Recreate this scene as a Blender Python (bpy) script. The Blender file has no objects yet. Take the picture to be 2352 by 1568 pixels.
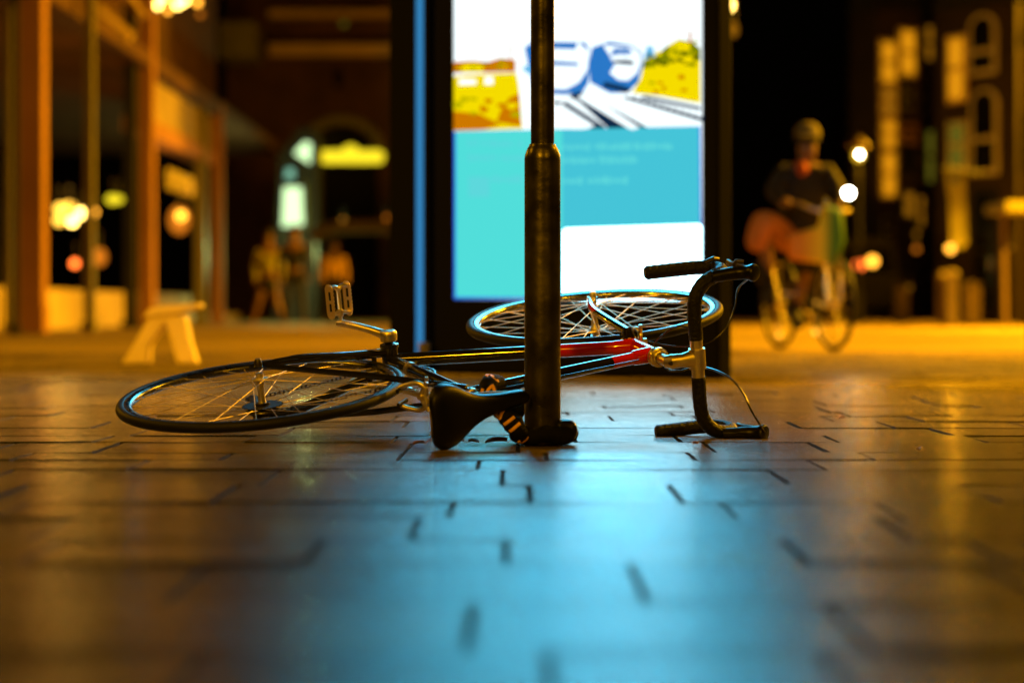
import bpy, math, random
from mathutils import Vector, Matrix
random.seed(7)
PI = math.pi
sc = bpy.context.scene
COL = sc.collection

# ------------------------------------------------------------------ camera, world, exposure, main lights
F, CX, HZ, CH = 4847.0, 1176.0, 711.4, 0.299        # focal length, centre column and horizon row (photo at 2352 wide), camera height
cam_d = bpy.data.cameras.new("camera")
cam = bpy.data.objects.new("camera", cam_d); COL.objects.link(cam)
cam.location = (0, 0, CH); cam.rotation_euler = (PI/2, 0, 0)
cam_d.sensor_width = 36; cam_d.lens = F/2352*36; cam_d.shift_y = -(784-HZ)/2352
cam_d.clip_end = 600; cam_d.clip_start = 0.05
cam_d.dof.use_dof = True; cam_d.dof.focus_distance = 5.02; cam_d.dof.aperture_fstop = 1.95
sc.camera = cam
sc.cycles.use_denoising = True
sc.cycles.max_bounces = 6
sc.cycles.sample_clamp_indirect = 4.0
sc.cycles.caustics_reflective = False; sc.cycles.caustics_refractive = False
w = bpy.data.worlds.new("World"); sc.world = w; w.use_nodes = True
wb = w.node_tree.nodes["Background"]
wb.inputs[0].default_value = (0.004, 0.0025, 0.001, 1); wb.inputs[1].default_value = 0.1
sc.view_settings.view_transform = 'Standard'; sc.view_settings.look = 'None'
sc.view_settings.exposure = 0; sc.view_settings.gamma = 1

SODIUM = (1.0, 0.44, 0.006)
def lamp(name, loc, power, color=SODIUM, r=0.12):
    d = bpy.data.lights.new(name, 'POINT'); d.energy = power; d.color = color; d.shadow_soft_size = r
    o = bpy.data.objects.new(name, d); COL.objects.link(o); o.location = loc
    return o
def spot(name, loc, target, power, angle, color=SODIUM, r=0.1, blend=0.5):
    d = bpy.data.lights.new(name, 'SPOT'); d.energy = power; d.color = color; d.shadow_soft_size = r
    d.spot_size = math.radians(angle); d.spot_blend = blend
    o = bpy.data.objects.new(name, d); COL.objects.link(o); o.location = loc
    o.rotation_euler = (Vector(target)-Vector(loc)).to_track_quat('-Z', 'Y').to_euler()
    return o
# the square's street lamps, out of view, plus unseen fill and sheen lamps added
spot("fill_near_left", (-3.0, -4.5, 5.5), (-0.8, 6.2, 0), 1900, 31, r=0.3, blend=1.0)  # added unseen spot, lights the bicycle and leaves the near paving dark
spot("fill_near_right", (4.0, -3.0, 5.0), (1.0, 6.8, 0), 650, 31, r=0.3, blend=1.0)  # added unseen spot from behind the camera, fills the bicycle's metal
spot("fill_beside", (-6.0, 3.5, 5.0), (-2.0, 8.0, 0), 5600, 54, r=0.25, blend=1.0)  # added unseen spot, brightens the stool and the left paving
spot("fill_right", (5.4, 8.2, 5.0), (2.6, 7.4, 0), 6500, 62, r=0.2, blend=1.0)  # added unseen spot, brightens the paving on the right
spot("street_light_square", (9.0, 18, 6.5), (4.4, 17.0, 0), 19000, 105, blend=1.0)
spot("street_light_square_middle", (13, 32, 7.0), (7.5, 31, 0), 46000, 125, blend=1.0)
spot("street_light_square_far", (17, 47, 9.0), (10, 43, 0), 36000, 125, blend=1.0)
spot("street_light_square_left", (-1.5, 16, 7.0), (-2.4, 17, 0), 300, 105, blend=1.0)
lamp("fill_left_warm", (-4.4, 5.6, 3.6), 150, r=0.2)  # added unseen lamp, warms the crank and the ground at left
lamp("street_light_arcade", (-8.2, 15.5, 4.4), 380)
lamp("sheen_light_right", (8.4, 38, 8.0), 190, r=0.5)  # added unseen lamp, lays a warm sheen on the right paving
lamp("sheen_light_left", (-5.0, 25, 5.2), 25, r=0.3)  # added unseen lamp for a weaker sheen on the left
lamp("street_light_passage", (-1.5, 44, 8.5), 130)

# ------------------------------------------------------------------ materials
def hexlin(r, g, b):
    f = lambda c: (c/255/12.92) if c/255 <= 0.04045 else ((c/255+0.055)/1.055)**2.4
    return (f(r), f(g), f(b))
def mat(name, col, rough=0.5, metal=0.0, bump=0.0, bscale=60.0, var=0.0, vscale=8.0, coat=0.0, spec=None, rvar=0.0):
    m = bpy.data.materials.new(name); m.use_nodes = True
    nt = m.node_tree; p = nt.nodes["Principled BSDF"]
    p.inputs["Base Color"].default_value = (*col, 1); p.inputs["Roughness"].default_value = rough
    p.inputs["Metallic"].default_value = metal; p.inputs["Coat Weight"].default_value = coat
    if spec is not None: p.inputs["Specular IOR Level"].default_value = spec
    if var or bump or rvar:
        tc = nt.nodes.new("ShaderNodeTexCoord")
    if var or rvar:
        n = nt.nodes.new("ShaderNodeTexNoise"); n.inputs["Scale"].default_value = vscale; n.inputs["Detail"].default_value = 6
        nt.links.new(tc.outputs["Object"], n.inputs["Vector"])
        if var:
            r = nt.nodes.new("ShaderNodeMapRange"); r.inputs[1].default_value = 0.3; r.inputs[2].default_value = 0.7
            r.inputs[3].default_value = 1-var; r.inputs[4].default_value = 1+var
            nt.links.new(n.outputs["Fac"], r.inputs[0])
            mx = nt.nodes.new("ShaderNodeVectorMath"); mx.operation = 'SCALE'; mx.inputs[0].default_value = col
            nt.links.new(r.outputs[0], mx.inputs["Scale"]); nt.links.new(mx.outputs[0], p.inputs["Base Color"])
        if rvar:
            r = nt.nodes.new("ShaderNodeMapRange"); r.inputs[1].default_value = 0.3; r.inputs[2].default_value = 0.7
            r.inputs[3].default_value = max(0.02, rough-rvar); r.inputs[4].default_value = rough+rvar
            nt.links.new(n.outputs["Fac"], r.inputs[0]); nt.links.new(r.outputs[0], p.inputs["Roughness"])
    if bump:
        n2 = nt.nodes.new("ShaderNodeTexNoise"); n2.inputs["Scale"].default_value = bscale; n2.inputs["Detail"].default_value = 5
        nt.links.new(tc.outputs["Object"], n2.inputs["Vector"])
        b = nt.nodes.new("ShaderNodeBump"); b.inputs["Strength"].default_value = bump; b.inputs["Distance"].default_value = 0.01
        nt.links.new(n2.outputs["Fac"], b.inputs["Height"]); nt.links.new(b.outputs[0], p.inputs["Normal"])
    return m
def emis(name, col, strength=1.0):
    m = bpy.data.materials.new(name); m.use_nodes = True
    p = m.node_tree.nodes["Principled BSDF"]
    p.inputs["Base Color"].default_value = (0.002, 0.002, 0.002, 1); p.inputs["Roughness"].default_value = 0.6
    p.inputs["Specular IOR Level"].default_value = 0.0
    p.inputs["Emission Color"].default_value = (*col, 1); p.inputs["Emission Strength"].default_value = strength
    return m

M = {}
M['black_paint'] = mat('black_paint', (0.012, 0.012, 0.013), 0.18, coat=0.6)
M['rubber'] = mat('rubber', (0.006, 0.006, 0.006), 0.55, spec=0.3, bump=0.15, bscale=300, var=0.25, vscale=30)
M['alloy'] = mat('alloy', (0.80, 0.72, 0.55), 0.38, 1.0, rvar=0.1, vscale=40)
M['rim_alloy'] = mat('rim_alloy', (0.28, 0.29, 0.31), 0.2, 1.0, rvar=0.08, vscale=30)
M['rim_dark'] = mat('rim_dark', (0.16, 0.155, 0.15), 0.26, 1.0, rvar=0.08, vscale=30)
M['steel'] = mat('steel', (0.62, 0.52, 0.36), 0.45, 1.0)
M['dark_steel'] = mat('dark_steel', (0.10, 0.09, 0.08), 0.38, 0.9, var=0.3, vscale=60)
M['tape'] = mat('tape', (0.004, 0.004, 0.004), 0.45, spec=0.3, bump=0.5, bscale=180)
M['leather'] = mat('leather', (0.003, 0.003, 0.003), 0.42, bump=0.1, bscale=400, spec=0.25)
M['plastic'] = mat('plastic', (0.004, 0.004, 0.004), 0.35, spec=0.3)
M['gold_letter'] = mat('gold_letter', (0.75, 0.42, 0.05), 0.35)
M['orange_print'] = mat('orange_print', (0.95, 0.50, 0.04), 0.6)
M['sleeve'] = mat('sleeve', (0.004, 0.004, 0.004), 0.8, spec=0.15, bump=0.4, bscale=300)
M['galv'] = mat('galv', (0.095, 0.085, 0.062), 0.34, 0.85, bump=0.12, bscale=45, var=0.45, vscale=14, rvar=0.1)
M['cabinet'] = mat('cabinet', (0.0012, 0.0012, 0.0013), 0.6, spec=0.03)
M['cable'] = mat('cable', (0.02, 0.02, 0.02), 0.25)
M['leaf'] = mat('leaf', (0.22, 0.10, 0.03), 0.6, var=0.5, vscale=80)

# frame paint: black enamel that turns to red at the head end (object space bands along the bike)
def band_paint(name, bands):
    m = mat(name, (0.012, 0.012, 0.013), 0.16, coat=0.8)
    nt = m.node_tree; p = nt.nodes["Principled BSDF"]
    tc = nt.nodes.new("ShaderNodeTexCoord"); sx = nt.nodes.new("ShaderNodeSeparateXYZ")
    nt.links.new(tc.outputs["Object"], sx.inputs[0])
    cr = nt.nodes.new("ShaderNodeValToRGB"); cr.color_ramp.interpolation = 'CONSTANT'
    red, blk = (0.62, 0.012, 0.010, 1), (0.012, 0.012, 0.013, 1)
    cr.color_ramp.elements[0].position = 0; cr.color_ramp.elements[0].color = blk
    cr.color_ramp.elements[1].position = bands[0][0]; cr.color_ramp.elements[1].color = red
    for a, c in bands[1:]:
        e = cr.color_ramp.elements.new(a); e.color = red if c else blk
    e0 = cr.color_ramp.elements.new(bands[0][1]); e0.color = blk
    nt.links.new(sx.outputs["X"], cr.inputs[0]); nt.links.new(cr.outputs[0], p.inputs["Base Color"])
    return m
M['frame_paint'] = band_paint('frame_paint', [(0.665, 0.995)])
M['fork_paint'] = band_paint('fork_paint', [(0.905, 0.958)])

# ------------------------------------------------------------------ mesh builder
class MB:
    def __init__(s): s.v = []; s.f = []; s.m = []
    def add(s, vs, fs, mi=0):
        o = len(s.v); s.v += [tuple(x) for x in vs]
        s.f += [tuple(o+i for i in f) for f in fs]; s.m += [mi]*len(fs)
        return s
    def box(s, c, d, rot=None, mi=0, bev=0.0):
        c = Vector(c); x, y, z = [k/2 for k in d]
        vs = [Vector((a*x, b*y, e*z)) for a in (-1, 1) for b in (-1, 1) for e in (-1, 1)]
        if rot is not None: vs = [rot @ q for q in vs]
        return s.add([c+q for q in vs], [(0,1,3,2),(4,6,7,5),(0,4,5,1),(2,3,7,6),(0,2,6,4),(1,5,7,3)], mi)
    def sweep(s, pts, ra, rb=None, up=None, n=12, closed=False, mi=0, power=1.0):
        P = [Vector(p) for p in pts]; N = len(P)
        if not hasattr(ra, '__len__'): ra = [ra]*N
        if rb is None: rb = ra
        if not hasattr(rb, '__len__'): rb = [rb]*N
        T = []
        for i in range(N):
            if closed: t = P[(i+1) % N]-P[i-1]
            else: t = P[min(i+1, N-1)]-P[max(i-1, 0)]
            T.append(t.normalized())
        if up is None:
            a = Vector((0, 0, 1)) if abs(T[0].z) < 0.9 else Vector((0, 1, 0))
            u = (a - T[0]*a.dot(T[0])).normalized()
        rings = []
        for i in range(N):
            if up is not None:
                a = Vector(up); u = (a-T[i]*a.dot(T[i])).normalized()
            else:
                u = (u - T[i]*u.dot(T[i])).normalized()
            b = T[i].cross(u)
            ring = []
            for k in range(n):
                th = 2*PI*k/n; cc, ss = math.cos(th), math.sin(th)
                if power != 1.0:
                    cc = math.copysign(abs(cc)**power, cc); ss = math.copysign(abs(ss)**power, ss)
                ring.append(P[i]+b*(cc*ra[i])+u*(ss*rb[i]))
            rings.append(ring)
        vs = [q for r in rings for q in r]; fs = []
        M_ = N if closed else N-1
        for i in range(M_):
            j = (i+1) % N
            for k in range(n):
                l = (k+1) % n
                fs.append((i*n+k, i*n+l, j*n+l, j*n+k))
        if not closed:
            fs.append(tuple(range(n-1, -1, -1))); fs.append(tuple((N-1)*n+k for k in range(n)))
        return s.add(vs, fs, mi)
    def cyl(s, a, b, r, r2=None, n=16, mi=0):
        return s.sweep([a, b], [r, r if r2 is None else r2], n=n, mi=mi)
    def lathe(s, prof, axis_o, axis_d, n=48, mi=0, closed_prof=False):
        # prof: (radius, height) pairs around an axis
        d = Vector(axis_d).normalized(); o = Vector(axis_o)
        a = Vector((1, 0, 0)) if abs(d.x) < 0.9 else Vector((0, 1, 0))
        e1 = (a-d*a.dot(d)).normalized(); e2 = d.cross(e1)
        K = len(prof); vs = []
        for i in range(n):
            th = 2*PI*i/n; e = e1*math.cos(th)+e2*math.sin(th)
            for r, h in prof: vs.append(o+e*r+d*h)
        fs = []
        KK = K if closed_prof else K-1
        for i in range(n):
            j = (i+1) % n
            for k in range(KK):
                l = (k+1) % K
                fs.append((i*K+k, j*K+k, j*K+l, i*K+l))
        return s.add(vs, fs, mi)
    def sphere(s, c, r, n=14, sc3=(1, 1, 1), mi=0):
        c = Vector(c); vs = []; fs = []; m = n//2
        for i in range(m+1):
            ph = PI*i/m
            for k in range(n):
                th = 2*PI*k/n
                vs.append(c+Vector((r*sc3[0]*math.sin(ph)*math.cos(th), r*sc3[1]*math.sin(ph)*math.sin(th), r*sc3[2]*math.cos(ph))))
        for i in range(m):
            for k in range(n):
                l = (k+1) % n; fs.append((i*n+k, (i+1)*n+k, (i+1)*n+l, i*n+l))
        return s.add(vs, fs, mi)
    def prism(s, poly, ex, ey, o, nrm, t, mi=0):
        # extruded polygon: poly in 2D on axes ex, ey at origin o, thickness t along nrm
        ex, ey, o, nrm = Vector(ex), Vector(ey), Vector(o), Vector(nrm)
        a = [o+ex*x+ey*y for x, y in poly]; b = [q+nrm*t for q in a]; n = len(poly)
        fs = [tuple(range(n-1, -1, -1)), tuple(range(n, 2*n))]+[(i, (i+1) % n, n+(i+1) % n, n+i) for i in range(n)]
        return s.add(a+b, fs, mi)
    def build(s, name, material, parent=None, smooth=True, bevel=0.0, ang=35):
        me = bpy.data.meshes.new(name); me.from_pydata(s.v, [], s.f)
        mats = material if isinstance(material, (list, tuple)) else [material]
        for m in mats: me.materials.append(m)
        for p, mi in zip(me.polygons, s.m): p.material_index = mi
        import bmesh
        bm = bmesh.new(); bm.from_mesh(me)
        bmesh.ops.remove_doubles(bm, verts=bm.verts, dist=1e-6)
        bmesh.ops.recalc_face_normals(bm, faces=bm.faces); bm.to_mesh(me); bm.free()
        if smooth:
            for p in me.polygons: p.use_smooth = True
            me.set_sharp_from_angle(angle=math.radians(ang))
        o = bpy.data.objects.new(name, me); COL.objects.link(o)
        if parent is not None: o.parent = parent
        if bevel:
            b = o.modifiers.new("bevel", 'BEVEL'); b.width = bevel; b.segments = 2; b.limit_method = 'ANGLE'
        return o
def tag(o, label=None, cat=None, group=None, kind=None):
    if label: o['label'] = label
    if cat: o['category'] = cat
    if group: o['group'] = group
    if kind: o['kind'] = kind
    return o
def empty(name, loc, label, cat, group=None, rz=0):
    o = bpy.data.objects.new(name, None); COL.objects.link(o); o.location = loc; o.rotation_euler = (0, 0, rz)
    o.empty_display_size = 0.1
    return tag(o, label, cat, group)
def at(u, v, Y): return Vector(((u-CX)/F*Y, Y, CH-(v-HZ)/F*Y))
def ground(u, v):
    Y = F*CH/(v-HZ); return Vector(((u-CX)/F*Y, Y, 0))
def catmull(P, k=8, closed=False):
    P = [Vector(p) for p in P]; out = []; n = len(P)
    rng = range(n if closed else n-1)
    for i in rng:
        if closed: a, b, c, d = P[i-1], P[i], P[(i+1) % n], P[(i+2) % n]
        else: a, b, c, d = P[max(i-1, 0)], P[i], P[i+1], P[min(i+2, n-1)]
        for j in range(k):
            t = j/k
            out.append(0.5*((2*b)+(-a+c)*t+(2*a-5*b+4*c-d)*t*t+(-a+3*b-3*c+d)*t**3))
    if not closed: out.append(P[-1])
    return out

# ------------------------------------------------------------------ paving
def paving_material(far=False):
    m = bpy.data.materials.new('paving_far' if far else 'paving_stone'); m.use_nodes = True
    nt = m.node_tree; p = nt.nodes["Principled BSDF"]; L = nt.links.new
    tc = nt.nodes.new("ShaderNodeTexCoord"); geo = nt.nodes.new("ShaderNodeNewGeometry")
    n1 = nt.nodes.new("ShaderNodeTexNoise"); n1.inputs["Scale"].default_value = 2.3; n1.inputs["Detail"].default_value = 8; n1.inputs["Roughness"].default_value = 0.65
    L(tc.outputs["Object"], n1.inputs["Vector"])
    cr = nt.nodes.new("ShaderNodeValToRGB")
    cr.color_ramp.elements[0].position = 0.3; cr.color_ramp.elements[0].color = (0.105, 0.080, 0.038, 1)
    cr.color_ramp.elements[1].position = 0.7; cr.color_ramp.elements[1].color = (0.180, 0.140, 0.065, 1)
    L(n1.outputs["Fac"], cr.inputs[0])
    isl = nt.nodes.new("ShaderNodeMapRange"); isl.inputs[3].default_value = 0.75; isl.inputs[4].default_value = 1.25
    L(geo.outputs["Random Per Island"], isl.inputs[0])
    mx = nt.nodes.new("ShaderNodeVectorMath"); mx.operation = 'SCALE'
    L(cr.outputs[0], mx.inputs[0]); L(isl.outputs[0], mx.inputs["Scale"])
    # fine grit and darker stains
    ng = nt.nodes.new("ShaderNodeTexNoise"); ng.inputs["Scale"].default_value = 210; ng.inputs["Detail"].default_value = 3
    L(tc.outputs["Object"], ng.inputs["Vector"])
    gr = nt.nodes.new("ShaderNodeMapRange"); gr.inputs[1].default_value = 0.35; gr.inputs[2].default_value = 0.65; gr.inputs[3].default_value = 0.55; gr.inputs[4].default_value = 1.45
    L(ng.outputs["Fac"], gr.inputs[0])
    m2 = nt.nodes.new("ShaderNodeVectorMath"); m2.operation = 'SCALE'; L(mx.outputs[0], m2.inputs[0]); L(gr.outputs[0], m2.inputs["Scale"])
    # damp, reflective paving near the display; far lamplit brightness put into tone and roughness
    sy_ = nt.nodes.new("ShaderNodeSeparateXYZ"); L(tc.outputs["Object"], sy_.inputs[0])
    nd = nt.nodes.new("ShaderNodeTexNoise"); nd.inputs["Scale"].default_value = 0.5; nd.inputs["Detail"].default_value = 4; L(tc.outputs["Object"], nd.inputs["Vector"])
    ad = nt.nodes.new("ShaderNodeMath"); ad.operation = 'MULTIPLY_ADD'; ad.inputs[1].default_value = 5.0; L(nd.outputs["Fac"], ad.inputs[0]); L(sy_.outputs["Y"], ad.inputs[2])
    dry = nt.nodes.new("ShaderNodeMapRange"); dry.interpolation_type = 'SMOOTHSTEP'; dry.inputs[1].default_value = 9.3; dry.inputs[2].default_value = 16.5  # blend from reflective near paving to the paler, rougher far tone
    L(ad.outputs[0], dry.inputs[0])
    mixc = nt.nodes.new("ShaderNodeMix"); mixc.data_type = 'RGBA'; L(dry.outputs[0], mixc.inputs[0]); L(m2.outputs[0], mixc.inputs[6]); mixc.inputs[7].default_value = (0.20, 0.142, 0.055, 1)
    L(mixc.outputs[2], p.inputs["Base Color"])
    # roughness: damp polished patches
    n2 = nt.nodes.new("ShaderNodeTexNoise"); n2.inputs["Scale"].default_value = 5.0; n2.inputs["Detail"].default_value = 7
    L(tc.outputs["Object"], n2.inputs["Vector"])
    mr = nt.nodes.new("ShaderNodeMapRange"); mr.inputs[1].default_value = 0.3; mr.inputs[2].default_value = 0.7
    mr.inputs[3].default_value = 0.12; mr.inputs[4].default_value = 0.17
    L(n2.outputs["Fac"], mr.inputs[0])
    rm = nt.nodes.new("ShaderNodeMix"); rm.data_type = 'FLOAT'; L(dry.outputs[0], rm.inputs[0]); L(mr.outputs[0], rm.inputs[2]); rm.inputs[3].default_value = 0.75
    L(rm.outputs[0], p.inputs["Roughness"])
    sm_ = nt.nodes.new("ShaderNodeMix"); sm_.data_type = 'FLOAT'; L(dry.outputs[0], sm_.inputs[0]); sm_.inputs[2].default_value = 0.5; sm_.inputs[3].default_value = 0.12
    L(sm_.outputs[0], p.inputs["Specular IOR Level"])
    # riven stone surface
    mp = nt.nodes.new("ShaderNodeMapping"); mp.inputs["Scale"].default_value = (0.22, 2.0, 1.0)
    L(tc.outputs["Object"], mp.inputs["Vector"])
    n3 = nt.nodes.new("ShaderNodeTexNoise"); n3.inputs["Scale"].default_value = 42; n3.inputs["Detail"].default_value = 7; n3.inputs["Roughness"].default_value = 0.62
    L(mp.outputs[0], n3.inputs["Vector"])
    b = nt.nodes.new("ShaderNodeBump"); b.inputs["Strength"].default_value = 0.55; b.inputs["Distance"].default_value = 0.0055
    L(n3.outputs["Fac"], b.inputs["Height"])
    n4 = nt.nodes.new("ShaderNodeTexNoise"); n4.inputs["Scale"].default_value = 4; n4.inputs["Detail"].default_value = 3
    L(mp.outputs[0], n4.inputs["Vector"])
    b2 = nt.nodes.new("ShaderNodeBump"); b2.inputs["Strength"].default_value = 0.05; b2.inputs["Distance"].default_value = 0.01
    L(n4.outputs["Fac"], b2.inputs["Height"]); L(b.outputs[0], b2.inputs["Normal"]); L(b2.outputs[0], p.inputs["Normal"])
    return m
M['paving'] = paving_material()
M['joint'] = mat('joint', (0.018, 0.016, 0.014), 0.9, bump=0.6, bscale=150)
M['far_ground'] = mat('far_ground', (0.22, 0.155, 0.055), 0.75, bump=0.3, bscale=9, var=0.3, vscale=0.35, spec=0.12)
g = MB(); g.add([(-60, -8, -0.010), (60, -8, -0.010), (60, 15.2, -0.010), (-60, 15.2, -0.010)], [(0, 1, 2, 3)])
tag(g.build('paving_bed', M['joint'], smooth=False), kind='structure')
g = MB(); g.add([(-160, 14.96, -0.002), (160, 14.96, -0.002), (160, 320, -0.001), (-160, 320, -0.001)], [(0, 1, 2, 3)])
tag(g.build('square', M['far_ground'], smooth=False), kind='structure')
def paver_mesh():
    mb = MB(); y = 0.75; rnd = random.Random(11)
    while y < 14.95:
        d = rnd.choice([0.18, 0.26, 0.30, 0.34, 0.22, 0.28])
        d = min(d, 14.96-y)
        hw = max(1.6, (y+d)*0.30+0.7)
        x = -hw-rnd.uniform(0, 0.6)
        while x < hw:
            l = rnd.choice([0.24, 0.30, 0.36, 0.42, 0.5, 0.66, 0.34])
            gp = 0.0050; h = rnd.uniform(-0.0016, 0.0006)
            t1, t2 = rnd.uniform(-0.0014, 0.0014), rnd.uniform(-0.0014, 0.0014)
            x0, x1, y0, y1 = x+gp, x+l-gp, y+gp*1.35, y+d-gp*1.35
            tz = lambda a, b: h + t1*(1 if a else -1) + t2*(1 if b else -1) - 0.0026
            k = 0.010
            vs = [(x0, y0, tz(0, 0)-k), (x1, y0, tz(1, 0)-k), (x1, y1, tz(1, 1)-k), (x0, y1, tz(0, 1)-k),
                  (x0, y0, tz(0, 0)), (x1, y0, tz(1, 0)), (x1, y1, tz(1, 1)), (x0, y1, tz(0, 1))]
            mb.add(vs, [(0, 1, 5, 4), (1, 2, 6, 5), (2, 3, 7, 6), (3, 0, 4, 7)], 1); mb.add(vs, [(4, 5, 6, 7)], 0)
            x += l
        y += d
    return mb
tag(paver_mesh().build('pavement', [M['paving'], M['joint']], smooth=False), kind='structure')

# ------------------------------------------------------------------ steel post
Yp = 4.73
pc = Vector(((1246-CX)/F*Yp, Yp, 0))
post = empty('post', pc, 'grey steel post with a thick lower sleeve standing between the camera and the lit display', 'post')
s_ = Yp/F
zt = CH+(HZ-338)*s_
mb = MB(); mb.lathe([(0.0405, -0.01), (0.0405, zt-0.028), (0.0395, zt-0.018), (0.034, zt-0.003), (0.0305, zt+0.002), (0.0295, zt+0.006), (0.0275, zt+0.007)], (0, 0, 0), (0, 0, 1), n=48)
mb.build('sleeve', M['galv'], post)
mb = MB(); mb.lathe([(0.0262, zt), (0.0262, 2.9), (0.0, 2.905)], (0, 0, 0), (0, 0, 1), n=40)
mb.build('pole', M['galv'], post)

# ------------------------------------------------------------------ lit advertising display
A = Vector((-0.40, 9.47, 0)); Bv = Vector((0.90, 8.63, 0)); ex = (Bv-A).normalized(); nf = Vector((ex.y, -ex.x, 0))  # nf faces the camera
if nf.y > 0: nf = -nf
def face(u, v, off=0.0):
    # the point of the display's front plane (pushed off towards the viewer) seen at u, v
    o = A+nf*off; k = (u-CX)/F
    t = (k*o.y-o.x)/(ex.x-k*ex.y); p = o+ex*t
    return t, CH-(v-HZ)/F*p.y
disp = empty('display', A, 'tall black advertising display with a brightly lit poster of trains behind the fallen bicycle', 'display')
Mx = Matrix((( ex.x, 0, -nf.x), (ex.y, 0, -nf.y), (0, 1, 0))).transposed()
def Q(t, z, off=0.0): # local coordinates of the display's plane -> display object space
    return ex*t+Vector((0, 0, z))+nf*off
mb = MB()
mb.prism([(-0.19, 0.015), (1.487, 0.015), (1.487, 2.75), (-0.19, 2.75)], ex, (0, 0, 1), (0, 0, 0), -nf, 0.12)
mb.build('cabinet', M['cabinet'], disp, bevel=0.012)
t0, z0 = face(1042, 687, 0.004); t1 = face(1613, 600, 0.004)[0]
LV = {}
def lay(name, col, k=1.0):
    if name not in LV: LV[name] = emis('screen_'+name, col, k)
    return LV[name]
white = lay('white', (0.9, 1.7, 2.0), 3.2); top_boost = lay('overbright_band', (0.40, 3.3, 5.0), 3.6); pic_white = lay('picture_white', (1.0, 1.12, 1.15), 1.1); cyan = lay('cyan', hexlin(80, 222, 218), 1.0); cy2 = lay('cyan_deep', hexlin(68, 196, 216), 1.0)
lite = lay('text_cyan', hexlin(92, 216, 220), 1.0)
yel = lay('yellow', hexlin(240, 215, 0), 1.05); ora = lay('orange', hexlin(205, 120, 0), 1.0); grn = lay('green', hexlin(125, 130, 0), 1.0)
blu = lay('blue', hexlin(40, 120, 200), 1.0); nav = lay('navy', hexlin(10, 40, 70), 1.0); sky2 = lay('light_blue', hexlin(110, 190, 235), 1.0)
blue_edge = lay('blue_edge', hexlin(50, 110, 235), 1.0)
mats = [white, cyan, cy2, lite, yel, ora, grn, blu, nav, sky2, blue_edge, top_boost, pic_white]
mb = MB()
def patch(pts, mi, layer):
    off = 0.003+0.0012*layer
    q = [face(u, v, off) for u, v in pts]
    mb.add([Q(t, z, off) for t, z in q], [tuple(range(len(q)))], mi)
patch([(1042, 687), (1613, 690), (1613, -20), (1042, -20)], 12, 0); patch([(1042, -20), (1613, -20), (1613, -900), (1042, -900)], 11, 0)            # backlit white sheet; overbright blue band added above the view to light the paving
patch([(1042, 687), (1613, 687), (1609, 290), (1042, 302)], 10, 1)
patch([(1047, 682), (1609, 684), (1605, 291), (1047, 303)], 1, 2)
patch([(1292, 690), (1609, 686), (1604, 291), (1292, 297)], 2, 3)
patch([(1291, 688), (1612, 688), (1612, 520), (1606, 515), (1300, 525), (1291, 532)], 0, 4)
for a, b, v in ((1074, 1100, 328), (1106, 1116, 329), (1122, 1180, 330), (1190, 1200, 330), (1290, 1360, 338), (1366, 1450, 337), (1456, 1544, 336),
                (1076, 1142, 362), (1150, 1220, 363), (1290, 1370, 368), (1376, 1466, 367), (1128, 1200, 412), (1290, 1340, 416), (1350, 1446, 414)):
    x_ = a; rt = random.Random(a*7+v)
    while x_ < b-3:
        w1 = min(rt.choice([5, 7, 9]), b-x_); t_, q_ = rt.choice([(8, 4), (8, 9), (5, 5), (6, 4), (9, 8)])
        patch([(x_, v+t_), (x_+w1, v+t_), (x_+w1, v-q_), (x_, v-q_)], 3, 4); x_ += w1+rt.choice([1.5, 2, 3])
patch([(1076, 452), (1124, 452), (1124, 406), (1076, 406)], 3, 4)
# poster picture: fields, hedge, two trains, tracks
patch([(1042, 301), (1200, 296), (1192, 200), (1186, 168), (1120, 170), (1042, 176)], 4, 1)
patch([(1042, 168), (1184, 166), (1184, 138), (1150, 134), (1120, 143), (1085, 140), (1042, 143)], 5, 1)
patch([(1060, 166), (1110, 166), (1110, 148), (1082, 146), (1060, 150)], 4, 2)
patch([(1140, 280), (1196, 290), (1192, 215), (1170, 225), (1150, 255)], 5, 2)
patch([(1042, 300), (1110, 298), (1150, 286), (1100, 262), (1042, 256)], 5, 2)
patch([(1054, 196), (1094, 194), (1094, 183), (1054, 182)], 12, 2); patch([(1112, 195), (1134, 194), (1132, 176), (1114, 176)], 12, 2)
patch([(1452, 214), (1520, 222), (1609, 238), (1609, 120), (1590, 98), (1560, 92), (1535, 105), (1520, 124), (1480, 138), (1472, 180)], 4, 1)
patch([(1476, 158), (1530, 150), (1560, 132), (1585, 128), (1609, 140), (1609, 112), (1588, 96), (1558, 91), (1530, 108), (1505, 130), (1478, 140)], 6, 2)
patch([(1535, 118), (1586, 118), (1584, 100), (1560, 92), (1538, 104)], 4, 3)
patch([(1582, 100), (1588, 100), (1588, 70), (1583, 74)], 5, 3)
patch([(1478, 138), (1504, 130), (1500, 108), (1486, 106)], 9, 3)
# train on the right
patch([(1356, 190), (1400, 214), (1440, 214), (1466, 190), (1476, 150), (1474, 120), (1450, 104), (1400, 96), (1360, 110), (1352, 150)], 7, 3)
patch([(1385, 104), (1400, 128), (1412, 150), (1400, 168), (1420, 184), (1442, 186), (1462, 170), (1472, 146), (1470, 122), (1450, 108)], 12, 4)
patch([(1402, 128), (1448, 128), (1452, 118), (1440, 110), (1410, 112)], 7, 5)
patch([(1412, 142), (1450, 146), (1458, 134), (1446, 122), (1420, 122), (1408, 130)], 12, 5)
patch([(1408, 146), (1454, 150), (1456, 142), (1440, 138), (1410, 139)], 8, 6)
patch([(1384, 200), (1440, 214), (1452, 206), (1436, 199), (1388, 188)], 8, 4)
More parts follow.
